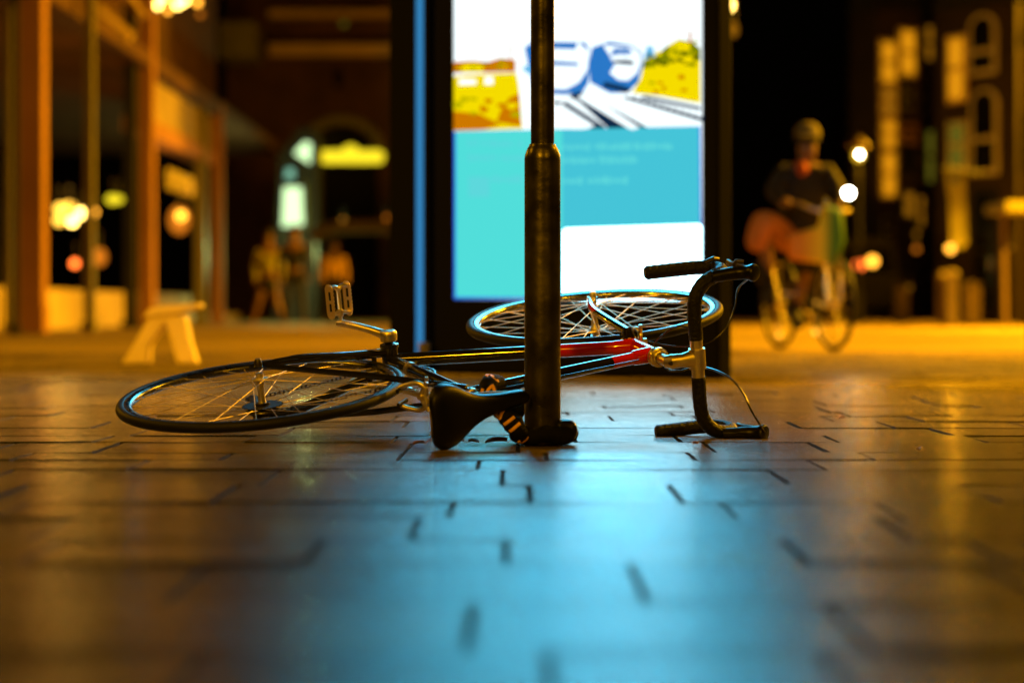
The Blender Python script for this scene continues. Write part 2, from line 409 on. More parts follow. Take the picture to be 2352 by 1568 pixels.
# train on the left, partly behind the post
patch([(1230, 214), (1300, 218), (1340, 210), (1352, 190), (1355, 120), (1345, 98), (1225, 96), (1205, 110), (1215, 160)], 7, 3)
patch([(1234, 170), (1250, 204), (1300, 206), (1330, 190), (1350, 160), (1354, 120), (1330, 99), (1240, 99)], 12, 4)
patch([(1262, 112), (1322, 114), (1326, 98), (1262, 97)], 7, 5)
patch([(1262, 150), (1330, 152), (1326, 144), (1262, 140)], 7, 5)
patch([(1200, 160), (1222, 176), (1222, 150), (1204, 152)], 9, 3)
# rails and sleepers
patch([(1306, 222), (1326, 206), (1342, 214), (1500, 300), (1470, 301), (1400, 298), (1330, 234)], 8, 2)
patch([(1326, 224), (1346, 212), (1470, 294), (1450, 299)], 12, 3)
patch([(1266, 232), (1290, 234), (1392, 292), (1380, 300), (1330, 290)], 8, 2)
patch([(1272, 244), (1290, 238), (1370, 288), (1340, 298), (1282, 296)], 12, 3)
patch([(1480, 220), (1609, 246), (1609, 254), (1470, 226)], 8, 2)
patch([(1440, 222), (1609, 270), (1609, 278), (1430, 226)], 8, 2)
for i in range(11):
    a = i/10; u = 1450+155*a; v = 228+46*a
    patch([(u, v+4), (u+7, v+5), (u+13, v-6), (u+6, v-7)], 8, 3)
for i in range(12):
    a = i/11; u = 1300+75*a; v = 240+48*a
    patch([(u-8, v+4), (u, v+5), (u+6, v-5), (u-2, v-6)], 8, 4)
rp = random.Random(21)
dkg = lay('dark_green', hexlin(60, 70, 5), 1.0); gyl = lay('green_yellow', hexlin(185, 175, 0), 1.0); mats += [dkg, gyl]
def blob(u, v, a, b, mi, layer):
    n_ = 9; patch([(u+a*math.cos(2*PI*k/n_)*rp.uniform(0.6, 1.15), v+b*math.sin(2*PI*k/n_)*rp.uniform(0.6, 1.15)) for k in range(n_)], mi, layer)
def spread(n_, u0, u1, vf, mis, sz, lay0):
    for i in range(n_):
        u = rp.uniform(u0, u1); blob(u, vf(u)+rp.uniform(-1, 1)*sz*2.2, rp.uniform(0.5, 1.3)*sz, rp.uniform(0.3, 0.8)*sz, rp.choice(mis), lay0+0.05*i)
spread(26, 1490, 1603, lambda u: 135, [6, 13, 14, 4], 9, 3.2)
spread(14, 1475, 1600, lambda u: 195, [14, 5, 4], 8, 3.2)
spread(16, 1530, 1600, lambda u: 112, [14, 6, 4], 7, 3.4)
spread(18, 1050, 1180, lambda u: 152, [5, 6, 4, 14], 6, 3.2)
spread(16, 1050, 1188, lambda u: 250, [5, 4, 14], 12, 3.2)
for u_ in (1180,): patch([(1171, 138), (1174, 138), (1174, 96), (1171, 98)], 5, 3)
mb.build('screen', mats, disp, smooth=False)
# edge strip left of the screen, blue sheen put in as emission, and fixing
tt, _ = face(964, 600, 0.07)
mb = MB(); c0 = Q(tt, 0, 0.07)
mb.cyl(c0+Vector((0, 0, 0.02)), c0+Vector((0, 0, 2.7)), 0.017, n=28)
mb.build('glow_strip', emis('glow_strip', (0.045, 0.30, 0.66), 0.7), disp)
mb = MB(); mb.box(c0+Vector((0.02, -0.0, 0.12)), (0.05, 0.06, 0.07)); mb.build('strip_bracket', M['dark_steel'], disp, bevel=0.006)

# ------------------------------------------------------------------ the fallen racing bicycle
R3 = Matrix(((0.79058429, 0.60727419, 0.07870543), (0.58733803, -0.78835984, 0.18309236), (0.17323546, -0.09852326, -0.97994012)))
T3 = Vector((-0.5837, 4.9121, 0.1054))
bike = empty('bicycle', (0, 0, 0), 'black and red racing bicycle with drop handlebars lying on its side by the steel post', 'bicycle')
bike.matrix_world = Matrix.Translation(T3) @ R3.to_4x4()
def LB(p): return R3.transposed() @ (Vector(p)-T3)      # world point -> bike coordinates (x forward, y up, z right side)
def LP(u, v, Y): return LB(at(u, v, Y))
Z = Vector((0, 0, 1))
hub = Vector((1.0097, 0, 0)); hta, rake = 1.2331, 0.051
ax = Vector((-math.cos(hta), math.sin(hta), 0)); fw = Vector((math.sin(hta), math.cos(hta), 0))
Aax = hub-fw*rake; crown = Aax+ax*0.375
ht1, ht2 = crown+ax*0.012, crown+ax*0.18
BB = Vector((0.386, -0.0307, 0)); sta = 1.3403
sd = Vector((-math.cos(sta), math.sin(sta), 0)); SC = BB+sd*0.485
RR = 0.336

def tube(mb, a, b, r, r2=None, n=18, mi=0):
    mb.cyl(Vector(a), Vector(b), r, r2, n, mi)
# frame
fr = MB()
tube(fr, BB-sd*0.0, SC+sd*0.02, 0.0148)
tube(fr, BB, ht1+ax*0.035, 0.0165); tube(fr, SC-sd*0.01, ht2-ax*0.025, 0.0145)
tube(fr, ht1, ht2, 0.0185, n=24)
tube(fr, BB-Z*0.036, BB+Z*0.036, 0.0205, n=24)
for s in (-1, 1):
    fr.sweep(catmull([BB+Vector((-0.01, 0, s*0.022)), Vector((0.26, -0.018, s*0.036)), Vector((0.12, -0.006, s*0.058)), Vector((0.02, 0.0, s*0.064))], 6), [0.0115]*14+[0.010]*3+[0.008]*2, n=12)
    fr.sweep([SC+Vector((0, -0.005, s*0.014)), SC*0.55+Vector((0, 0, s*0.042)), Vector((0.012, 0.02, s*0.064))], [0.008, 0.0078, 0.0065], n=12)
    fr.prism([(-0.018, -0.014), (0.012, -0.020), (0.04, -0.012), (0.04, 0.004), (0.022, 0.03), (0.004, 0.03), (-0.014, 0.012)], (1, 0, 0), (0, 1, 0), (0, 0, s*0.064-0.002), (0, 0, 1), 0.004)
sb = SC*0.72+BB*0.0
fr.cyl(SC*0.80+Z*-0.03, SC*0.80+Z*0.03, 0.006, n=10)
fr.cyl(Vector((0.335, -0.025, -0.034)), Vector((0.335, -0.025, 0.034)), 0.006, n=10)
# lugs
for P_, d_ in ((ht1+ax*0.035, (BB-ht1).normalized()), (ht2-ax*0.025, (SC-ht2).normalized())):
    fr.sweep([P_, P_+d_*0.045, P_+d_*0.055], [0.0195, 0.0182, 0.0168], n=18)
for P_ in (ht1, ht2): fr.cyl(P_-ax*0.004, P_+ax*0.004, 0.0205, n=24)
frame = fr.build('frame', M['frame_paint'], bike)
# chrome-like band round the head tube and cable stops / band clamps along the tubes
ddir = (ht1-BB).normalized()
mb = MB()
p_ = BB+ddir*0.40
mb.cyl(p_-ddir*0.007, p_+ddir*0.007, 0.019, n=18)
for s in (-1, 1): mb.cyl(p_+Z*s*0.014, p_+Z*s*0.034, 0.0055, n=10)
mb.build('cable_stop', M['alloy'], frame)
# lettering strokes along the down tube's upper side (illegible script) : strokes that wrap on the tube
def on_tube(P0, d, s, th, r):
    up = -Z; side = d.cross(up)
    return P0+d*s+(up*math.cos(th)+side*math.sin(th))*r
lt = MB(); ls = 0.17; rndl = random.Random(4)
asc = {0: 1, 7: 1, 9: 1}
nG = 11
for i in range(nG):
    x0 = ls+0.150-0.0135*i; w_ = 0.0085
    kind = rndl.choice('oncsu') if i not in asc else 'd'
    arc = []
    a0, a1 = {'o': (0, 2*PI), 'c': (0.7, 5.6), 'n': (-0.3, PI+0.3), 'u': (PI-0.3, 2*PI+0.3), 's': (0.4, 4.4), 'd': (0, 2*PI)}[kind]
    for k in range(11):
        a = a0+(a1-a0)*k/10
        arc.append(on_tube(BB, ddir, x0+w_/2*math.cos(a), 0.95+0.28*math.sin(a), 0.0168))
    lt.sweep(arc, 0.0016, 0.0009, up=Z, n=6)
    if i in asc:
        lt.sweep([on_tube(BB, ddir, x0+w_/2, 0.95+k*0.16, 0.0168) for k in range(6)], 0.0016, 0.0009, up=Z, n=6)
lt.build('lettering', M['gold_letter'], frame)

# wheels
def wheel(name, c, rim_mat, hubw, nsp, phase, dish=0.0):
    c = Vector(c)
    rim = MB(); R0 = 0.318
    rim.lathe([(R0, -0.0095), (R0-0.004, -0.0105), (R0-0.014, -0.0095), (R0-0.019, -0.005), (R0-0.020, 0), (R0-0.019, 0.005), (R0-0.014, 0.0095), (R0-0.004, 0.0105), (R0, 0.0095), (R0-0.006, 0.007), (R0-0.006, -0.007)], c, Z, n=128, closed_prof=True)
    w_ = rim.build(name, rim_mat, bike, ang=50)
    ty = MB(); prof = []
    for k in range(14):
        a = 2*PI*k/14; prof.append((0.3235+0.0125*math.cos(a), 0.0125*math.sin(a)))
    ty.lathe(prof, c, Z, n=128, closed_prof=True); ty.build('tyre', M['rubber'], w_)
    hb = MB(); h = hubw
    hb.lathe([(0.0, -h-0.012), (0.009, -h-0.012), (0.0095, -h-0.001), (0.019, -h), (0.0195, -h+0.003), (0.013, -h+0.006), (0.0085, -h+0.018), (0.0075, 0), (0.0085, h-0.018), (0.013, h-0.006), (0.0195, h-0.003), (0.019, h), (0.0095, h+0.001), (0.009, h+0.012), (0, h+0.012)], c, Z, n=32)
    hb.build('hub', M['alloy'], w_)
    proto = None
    for i in range(nsp):
        side = -1 if i % 2 == 0 else 1
        a = 2*PI*i/nsp+phase
        lead = 1 if (i//2) % 2 == 0 else -1
        ha = a+lead*math.radians(72)
        p0 = c+Vector((0.0175*math.cos(ha), 0.0175*math.sin(ha), side*(h-0.001)))
        p1 = c+Vector((0.2995*math.cos(a), 0.2995*math.sin(a), side*0.002))
        sp = MB(); sp.cyl(p0, p1, 0.00095, n=6); d = (p0-p1).normalized()
        sp.cyl(p1-d*0.002, p1+d*0.011, 0.0019, n=8)
        sp.build('spoke', M['steel'], w_)
    vl = MB(); va = phase+0.09
    e = Vector((math.cos(va), math.sin(va), 0)); vl.cyl(c+e*0.300, c+e*0.262, 0.0028, n=8); vl.cyl(c+e*0.262, c+e*0.255, 0.0019, n=8)
    vl.build('valve', M['alloy'], w_)
    return w_
rw = wheel('rear_wheel', (0, 0, 0), M['rim_dark'], 0.036, 36, 0.05)
fwheel = wheel('front_wheel', hub, M['rim_alloy'], 0.036, 36, 0.11)
rw['label'] = 'rear wheel with dark rim'; fwheel['label'] = 'front wheel with bright silver rim'
# cassette + chain + chainring
cs = MB()
for i, (r_, z_) in enumerate([(0.046, 0.028), (0.041, 0.0325), (0.037, 0.037), (0.033, 0.0415), (0.029, 0.046), (0.026, 0.05)]):
    nt_ = int(2*PI*r_/0.0127); poly = []
    for k in range(nt_*2):
        a = PI*k/nt_; rr_ = r_+(0.0025 if k % 2 == 0 else -0.0035)
        poly += [(rr_*math.cos(a-0.03), rr_*math.sin(a-0.03)), (rr_*math.cos(a+0.03), rr_*math.sin(a+0.03))]
    cs.prism(poly, (1, 0, 0), (0, 1, 0), (0, 0, z_), (0, 0, 1), 0.0017)
cs.cyl((0, 0, 0.022), (0, 0, 0.054), 0.018, n=20)
cs.build('cassette', mat('worn_black_steel', (0.03, 0.026, 0.022), 0.5, 0.6), bike)
ch = MB()
def ring_gear(mb, c, R_, nteeth, z_, t_, inner, spider=True):
    N_ = nteeth*2; vs = []; fs = []
    for k in range(N_):
        a = 2*PI*k/N_; ro = R_+(0.0028 if k % 2 == 0 else -0.0028)
        for rr_ in (inner, ro):
            for zz in (z_, z_+t_): vs.append((c.x+rr_*math.cos(a), c.y+rr_*math.sin(a), zz))
    for k in range(N_):
        i, j = k*4, ((k+1) % N_)*4
        fs += [(i, j, j+1, i+1), (i+2, i+3, j+3, j+2), (i, i+2, j+2, j), (i+1, j+1, j+3, i+3)]
    mb.add(vs, fs)
cr_ = MB()
ring_gear(cr_, BB, 0.105, 52, 0.043, 0.0035, 0.088); ring_gear(cr_, BB, 0.082, 42, 0.037, 0.003, 0.068)
cang = 4.558
cd = Vector((math.cos(cang), math.sin(cang), 0))
for k in range(5):
    a = cang+PI+2*PI*k/5; e = Vector((math.cos(a), math.sin(a), 0))
    cr_.sweep([BB+e*0.012+Z*0.046, BB+e*0.068+Z*0.042, BB+e*0.092+Z*0.041], [0.010, 0.007, 0.006], 0.004, up=Z, n=8)
cr_.build('chainring', M['alloy'], bike)
# chain: small links along upper and lower runs
def link_run(mb, a, b, closed_ends=True):
    a, b = Vector(a), Vector(b); L_ = (b-a).length; n_ = int(L_/0.0127); d = (b-a)/n_
    dn = d.normalized(); sd_ = Z.cross(dn)
    for i in range(n_):
        c0 = a+d*i; c1 = c0+d
        off = 0.0032 if i % 2 == 0 else 0.0018
        for s in (-1, 1):
            mb.sweep([c0-dn*0.002+Z*s*off, c0+dn*0.002+Z*s*off, (c0+c1)/2+Z*s*off, c1-dn*0.002+Z*s*off, c1+dn*0.002+Z*s*off], [0.0026, 0.0042, 0.0026, 0.0042, 0.0026], 0.0006, up=Z, n=8)
        mb.cyl(c0-Z*0.0036, c0+Z*0.0036, 0.0022, n=6)
zc = 0.0405
cm = MB()
link_run(cm, (0.002, 0.037, zc), BB+Vector((-0.01, 0.105, 0))+Z*zc)
link_run(cm, (0.045, -0.125, zc), BB+Vector((0.006, -0.105, 0))+Z*zc)
for cc, R_, a0, a1 in ((BB+Z*zc, 0.105, -1.5, 1.6), (Vector((0, 0, zc)), 0.037, 1.5, 3.9)):
    pts = [cc+Vector((R_*math.cos(a0+(a1-a0)*k/14), R_*math.sin(a0+(a1-a0)*k/14), 0)) for k in range(15)]
    for p, q in zip(pts, pts[1:]): link_run(cm, p, q+(q-p).normalized()*0.001) if (q-p).length > 0.0127 else cm.cyl(p, q, 0.004, n=6)
cm.build('chain', M['dark_steel'], bike)
# rear derailleur
rd = MB()
rd.sweep([Vector((0.004, -0.022, 0.068)), Vector((0.012, -0.045, 0.072)), Vector((0.020, -0.068, 0.060))], [0.010, 0.013, 0.010], 0.011, up=Z, n=12)
for (x, y) in ((0.022, -0.072), (0.045, -0.122)):
    rd.cyl((x, y, zc-0.004), (x, y, zc+0.004), 0.018, n=18)
for z_ in (zc-0.008, zc+0.007):
    rd.sweep([(0.012, -0.062, z_), (0.034, -0.10, z_), (0.050, -0.132, z_)], [0.010, 0.009, 0.008], 0.001, up=Z, n=8)
rd.build('derailleur', M['dark_steel'], bike)
# quick release skewers
for nm, c_, w_ in (('rear', Vector((0, 0, 0)), 0.068), ('front', hub, 0.054)):
    q = MB(); q.lathe([(0, -w_-0.014), (0.006, -w_-0.014), (0.0085, -w_-0.009), (0.0095, -w_), (0.0095, -w_+0.004), (0, -w_+0.004)], c_, Z, n=20)
    q.lathe([(0, w_+0.012), (0.008, w_+0.012), (0.009, w_), (0, w_-0.001)], c_, Z, n=20)
    if nm == 'rear': q.sweep([c_+Z*(w_+0.008), c_+Vector((-0.028, -0.006, w_+0.011)), c_+Vector((-0.058, -0.008, w_+0.006))], [0.006, 0.005, 0.006], 0.003, up=Z, n=10)
    else: q.sweep([c_+Z*(w_+0.008), c_+Vector((0.03, 0.006, w_+0.011)), c_+Vector((0.055, 0.012, w_+0.008))], [0.006, 0.005, 0.006], 0.003, up=Z, n=10)
    q.build('quick_release', M['dark_steel'] if nm == 'rear' else M['alloy'], bike)
# fork
fk = MB()
for s in (-1, 1):
    pts = catmull([crown+Z*s*0.030, Aax+ax*0.25+Z*s*0.038, Aax+ax*0.12+fw*0.008+Z*s*0.044, Aax+ax*0.045+fw*0.028+Z*s*0.048, hub+Z*s*0.051], 6)
    nP = len(pts)
    fk.sweep(pts, [0.0135-0.0065*(i/(nP-1)) for i in range(nP)], [0.010-0.0035*(i/(nP-1)) for i in range(nP)], up=Z, n=14)
    fk.prism([(-0.010, -0.014), (0.010, -0.014), (0.011, 0.006), (-0.011, 0.006)], fw, ax, hub+Z*(s*0.051-0.002), Z, 0.004)
fk.sweep([crown-Z*0.040, crown-Z*0.02+ax*0.004, crown+Z*0.02+ax*0.004, crown+Z*0.040], [0.0125, 0.017, 0.017, 0.0125], n=14)
fk.cyl(crown, ht1-ax*0.002, 0.0165, n=20)
fork = fk.build('fork', M['fork_paint'], bike)
# headset
hs = MB()
hs.lathe([(0.0165, 0.0), (0.0225, 0.002), (0.024, 0.007), (0.021, 0.012), (0.0235, 0.014), (0.0235, 0.022), (0.019, 0.024), (0.018, 0.030), (0.0145, 0.032)], ht2, ax, n=28)
hs.lathe([(0.0175, -0.014), (0.0225, -0.012), (0.0235, -0.006), (0.0205, -0.002), (0.018, 0.0)], ht1, ax, n=28)
hs.build('headset', M['alloy'], bike)
# quill stem : rises out of the headset, then reaches forward to the bar clamp
BC = ht2+ax*0.088+fw*0.068                                # bar clamp centre
st = MB()
sB = ht2+ax*0.078
st.cyl(ht2+ax*0.025, sB, 0.0130, n=20)
st.sweep([sB-ax*0.006-fw*0.004, sB+ax*0.004+fw*0.006, sB+fw*0.03+ax*0.006, BC-fw*0.010], [0.0145, 0.0175, 0.0158, 0.0175], [0.0145, 0.0175, 0.0158, 0.0225], up=Z, n=18)
st.cyl(BC-Z*0.024, BC+Z*0.024, 0.0195, n=24)
st.cyl(BC-Z*0.010+fw*0.012-ax*0.016, BC+Z*0.010+fw*0.012-ax*0.016, 0.006, n=10)
st.build('stem', M['alloy'], bike)
mb = MB(); mb.cyl(sB+ax*0.014-fw*0.0015, sB+ax*0.0205-fw*0.0015, 0.0052, n=12)
mb.build('stem_bolt', M['dark_steel'], bike)
# handlebar
bwid = 0.193
def barpt(f, a, z): return BC+fw*f+ax*a+Z*z
half = [(0.0, 0.0, 0.02), (0.0, 0.0, 0.06), (0.0, 0.0, 0.105), (0.006, 0.0, 0.145), (0.028, -0.001, 0.174), (0.058, -0.006, 0.186), (0.082, -0.022, 0.190),
        (0.092, -0.050, 0.192), (0.083, -0.083, 0.193), (0.058, -0.106, 0.193), (0.02, -0.116, 0.193), (-0.025, -0.122, 0.193), (-0.062, -0.127, 0.193)]
hbm = MB(); hbm.cyl(barpt(0, 0, -0.048), barpt(0, 0, 0.048), 0.0150, n=24)
bar = hbm.build('handlebar', M['alloy'], bike)
for s in (-1, 1):
    pts = catmull([barpt(f, a, s*z) for f, a, z in [(0, 0, 0.044)]+half[1:]], 10)
    n_ = len(pts)
    tp = MB(); tp.sweep(pts, [0.0166+0.00035*math.sin(i*1.5) for i in range(n_)], n=16)
    tp.cyl(pts[-1], pts[-1]+(pts[-1]-pts[-2]).normalized()*0.005, 0.0150, 0.012, n=16)
    tp.build('bar_tape', M['tape'], bar)
    # brake hood and lever
    hd = MB()
    hp = catmull([barpt(0.050, 0.004, s*0.187), barpt(0.078, 0.012, s*0.190), barpt(0.105, 0.018, s*0.191), barpt(0.130, 0.034, s*0.191), barpt(0.142, 0.048, s*0.191)], 5)
    hN = len(hp)-1
    hd.sweep(hp, [0.0135+0.0050*math.sin(PI*i/hN)*0.5+0.0065*math.exp(-((i-hN*0.86)/(hN*0.12))**2)-(0.006 if i == hN else 0) for i in range(hN+1)], [0.0165+0.0055*math.exp(-((i-hN*0.86)/(hN*0.14))**2)-(0.008 if i == hN else 0) for i in range(hN+1)], up=Z.cross(fw), n=16)
    hood = hd.build('brake_hood', M['plastic'], bar)
    lv = MB()
    lp = catmull([barpt(0.136, 0.040, s*0.191), barpt(0.148, 0.016, s*0.192), barpt(0.140, -0.025, s*0.194), barpt(0.130, -0.060, s*0.197), barpt(0.132, -0.092, s*0.199)], 5)
    lv.sweep(lp, 0.008, [0.006]*len(lp), up=fw, n=10)
    lv.build('brake_lever', M['dark_steel'], hood)
mb = MB()   # small clamp and adjuster above the upper hood
mb.sweep([barpt(0.055, -0.045, -0.214), barpt(0.072, -0.035, -0.222), barpt(0.085, -0.04, -0.218)], [0.006, 0.009, 0.005], 0.006, up=Z, n=10)
mb.cyl(barpt(0.070, -0.038, -0.195), barpt(0.072, -0.037, -0.218), 0.004, n=8)
mb.build('bar_clamp', M['dark_steel'], bar)
mb = MB(); mb.sweep([barpt(0.105, 0.0, -0.206), barpt(0.112, 0.004, -0.216), barpt(0.128, 0.006, -0.212)], [0.004, 0.006, 0.004], 0.006, up=Z, n=10)
mb.build('cable_adjuster', M['dark_steel'], bar)
# brake cables looping from the hoods
cb = MB()
tipL, tipR = barpt(0.138, 0.046, -0.187), barpt(0.138, 0.050, 0.187)
cL = catmull([tipL, LP(1697, 660, 5.02), LP(1688, 705, 5.03), LP(1668, 752, 5.02), LP(1632, 783, 5.01), LP(1590, 794, 5.02), LP(1545, 795, 5.08), LP(1500, 787, 5.14), LP(1455, 773, 5.2), LP(1410, 772, 5.2)], 7)
cb.sweep(cL, 0.0024, n=8)
cR = catmull([tipR, LP(1727, 945, 4.86), LP(1708, 905, 4.9), LP(1682, 872, 4.96), LP(1645, 851, 5.02), LP(1600, 842, 5.08), LP(1560, 852, 5.06), LP(1530, 845, 5.10), LP(1500, 800, 5.10), LP(1530, 763, 5.02), LP(1562, 748, 5.0)], 7)
cb.sweep(cR, 0.0024, n=8)
cb.sweep(catmull([LP(1562, 748, 5.0), LP(1590, 760, 5.02), LP(1596, 800, 5.06), LP(1585, 845, 5.08)], 6), 0.0022, n=8)
# cable running along the top tube
tdir = (ht2-SC).normalized(); top_n = Z.cross(tdir)
cb.sweep([SC+tdir*0.05+Vector((0, 0.019, -0.003)), ht2-tdir*0.06+Vector((0, 0.015, -0.003))], 0.0016, n=6)
cb.sweep([BB+ddir*0.05-Vector((0, 0.02, 0.0))-Z*0.004, BB+ddir*0.40-Vector((0, 0.022, 0))-Z*0.010], 0.0012, n=6)
cb.build('brake_cable', M['cable'], bike)
# brakes: caliper arms over the tyre
def caliper(base, dirn, side_off, name):
    # base: bolt point; dirn: towards the hub along the stay/fork; arms straddle the wheel
    m_ = MB(); d = Vector(dirn).normalized(); nrm = Z.cross(d); b = Vector(base)+nrm*side_off
    for s in (-1, 1):
        pts = catmull([b-d*0.004+Z*s*(-0.006), b-d*0.012+Z*s*0.016, b+d*0.006+Z*s*0.031, b+d*0.036+Z*s*0.026, b+d*0.052+Z*s*0.020], 5)
        m_.sweep(pts, [0.0075-0.003*(i/len(pts)) for i in range(len(pts))], [0.0055]*len(pts), up=nrm, n=12)
        m_.sweep(catmull([b+Z*s*0.005, b-d*0.010+Z*s*0.024, b-d*0.016-Z*(-s)*0.034], 4), 0.0055, 0.0045, up=nrm, n=10)
    m_.cyl(b-nrm*0.012, b+nrm*0.016, 0.0055, n=14); m_.cyl(b+nrm*0.012, b+nrm*0.019, 0.0085, n=6)
    m_.cyl(b-d*0.016-Z*0.036, b-d*0.016-Z*0.046, 0.0045, n=12)
    o = m_.build(name, M['alloy'], bike)
    pd = MB()
    for s in (-1, 1):
        c = b+d*0.050+Z*s*0.0155-nrm*side_off*0.2
        pd.sweep([c-nrm*0.024, c, c+nrm*0.024], 0.0055, 0.0042, up=d, n=10)
    pd.build('brake_pad', M['rubber'], o)
    return o
ssd = (Vector((0, 0, 0))-SC).normalized()
caliper(SC*0.80, ssd, -0.024, 'rear_brake')
caliper(crown+ax*0.002, -ax, 0.028, 'front_brake')
# cranks
def pedal(c, sgn, e1, parent):
    # c: inner end of the pedal axle, sgn: outward side along z, e1: direction between the two cage plates
    e1 = Vector(e1).normalized(); e2 = Z.cross(e1); o = Z*sgn
    pm = MB()
    pm.sweep([c, c+o*0.012, c+o*0.014, c+o*0.026, c+o*0.030, c+o*0.080, c+o*0.083], [0.0045, 0.0045, 0.0075, 0.0075, 0.0055, 0.0055, 0.0088], n=14)
    for k in (0.020, 0.088):
        pm.sweep([c+o*k-e1*0.028, c+o*(k+0.002)-e1*0.012, c+o*(k+(0.008 if k < 0.05 else -0.006)), c+o*(k+0.002)+e1*0.012, c+o*k+e1*0.028], [0.004, 0.005, 0.009, 0.005, 0.004], [0.008, 0.006, 0.007, 0.006, 0.008], up=e2, n=10)
    pb = pm.build('pedal', M['alloy'], parent)
    for s in (-1, 1):
        cg = MB(); q = c+e1*s*0.0285
        path = []
        hw_, z0_, z1_ = 0.0125, 0.013, 0.097
        for k in range(9):
            a = PI+PI*k/8; path.append(q+e2*(hw_*math.cos(a))+o*(z0_+hw_+hw_*math.sin(a)*1.0))
        for k in range(9):
            a = PI*k/8; path.append(q+e2*(hw_*math.cos(a))+o*(z1_-hw_+hw_*math.sin(a)))
        cg.sweep(path, 0.0011, 0.0036, up=None, n=8, closed=True) if False else cg.sweep(path, 0.0012, 0.0034, up=None, n=8, closed=True)
        # face plate with two slots
        zs = [z0_+0.004, 0.034, 0.040, 0.054, 0.070, 0.076, z1_-0.004]
        for za, zb in ((z0_+0.003, 0.030), (0.050, 0.058), (0.080, z1_-0.003)):
            cg.box(q+o*((za+zb)/2), (1, 1, 1), mi=0) if False else cg.prism([(-0.010, za), (0.010, za), (0.010, zb), (-0.010, zb)], e2, o, q-e1*0.0008, e1, 0.0016)
        for sx in (-1, 1):
            cg.prism([(sx*0.0085-0.0035, z0_+0.010), (sx*0.0085+0.0035, z0_+0.010), (sx*0.0085+0.0035, z1_-0.010), (sx*0.0085-0.0035, z1_-0.010)], e2, o, q-e1*0.0010, e1, 0.0020)
            for k in range(7):
                zz = z0_+0.013+k*0.0095
                cg.prism([(sx*0.0135-0.002, zz), (sx*0.0135+0.002, zz+0.0015), (sx*0.0135+0.002, zz+0.0050), (sx*0.0135-0.002, zz+0.0065)], e2, o, q-e1*0.0012, e1, 0.0024)
        cg.build('pedal_cage', M['dark_alloy'], pb)
    return pb
M['dark_alloy'] = mat('dark_alloy', (0.85, 0.70, 0.45), 0.42, 1.0, rvar=0.1, vscale=60)
def crank(sgn, d):
    m_ = MB(); zi = sgn*0.062
    b = BB+Z*zi
    m_.lathe([(0, -0.013), (0.016, -0.015), (0.0205, -0.012), (0.0215, 0.0), (0.0215, 0.007), (0.018, 0.0125), (0.010, 0.0140), (0, 0.0130)], b, Z*sgn, n=28)
    pts = catmull([b+Z*sgn*0.0-d*0.004, b+d*0.026+Z*sgn*0.003, b+d*0.06+Z*sgn*0.009, b+d*0.115+Z*sgn*0.015, b+d*0.158+Z*sgn*0.0175, b+d*0.178+Z*sgn*0.018], 6)
    n_ = len(pts)
    m_.sweep(pts, [max(0.0115, 0.019-0.012*min(1, i/12)) if i < n_-4 else [0.0130, 0.0135, 0.0125, 0.007][i-n_+4] for i in range(n_)], [0.0115-0.0032*min(1, i/14) for i in range(n_)], up=Z, n=16, power=0.75)
    return m_.build('crank', M['alloy'], bike)
ckL = crank(-1, cd); ckR = crank(1, -cd)
e1p = Vector((-0.99, 0.13, 0))
pedal(BB+cd*0.170+Z*(-0.084), -1, e1p, ckL)
pedal(BB-cd*0.170+Z*(0.084), 1, e1p, ckR)
bbm = MB()
bbm.lathe([(0.008, 0.034), (0.0225, 0.034), (0.0235, 0.037), (0.0225, 0.041), (0.010, 0.044), (0.008, 0.052)], BB, -Z, n=28)
bbm.lathe([(0.008, 0.034), (0.0215, 0.034), (0.0215, 0.038), (0.008, 0.040), (0.008, 0.052)], BB, Z, n=28)
bbm.build('bottom_bracket', M['black_paint'], bike)
# front derailleur cage
fd = MB()
for z_ in (0.030, 0.051):
    fd.sweep([BB+Vector((-0.055, 0.105, z_)), BB+Vector((-0.02, 0.122, z_)), BB+Vector((0.03, 0.118, z_))], [0.007, 0.009, 0.006], 0.001, up=Z, n=8)
fd.cyl(BB+sd*0.135-Z*0.002, BB+sd*0.135+Z*0.035, 0.008, n=10); fd.cyl(BB+sd*0.127, BB+sd*0.143, 0.0175, n=18)
fd.build('front_derailleur', M['alloy'], bike)
# seatpost + saddle
sp_ = MB(); sp_.cyl(SC, SC+sd*0.095, 0.0132, n=18)
sp_.lathe([(0.0155, -0.006), (0.019, -0.004), (0.019, 0.012), (0.0155, 0.014)], SC+sd*0.02, sd, n=20)
sp_.cyl(SC+sd*0.02+Vector((-0.016, 0, -0.012)), SC+sd*0.02+Vector((-0.016, 0, 0.012)), 0.005, n=10)
sp_.sweep([SC+sd*0.098-Vector((0.02, 0, 0)), SC+sd*0.104, SC+sd*0.098+Vector((0.02, 0, 0))], [0.008, 0.012, 0.008], 0.02, up=Z, n=10)
sp_.build('seatpost', M['alloy'], bike)
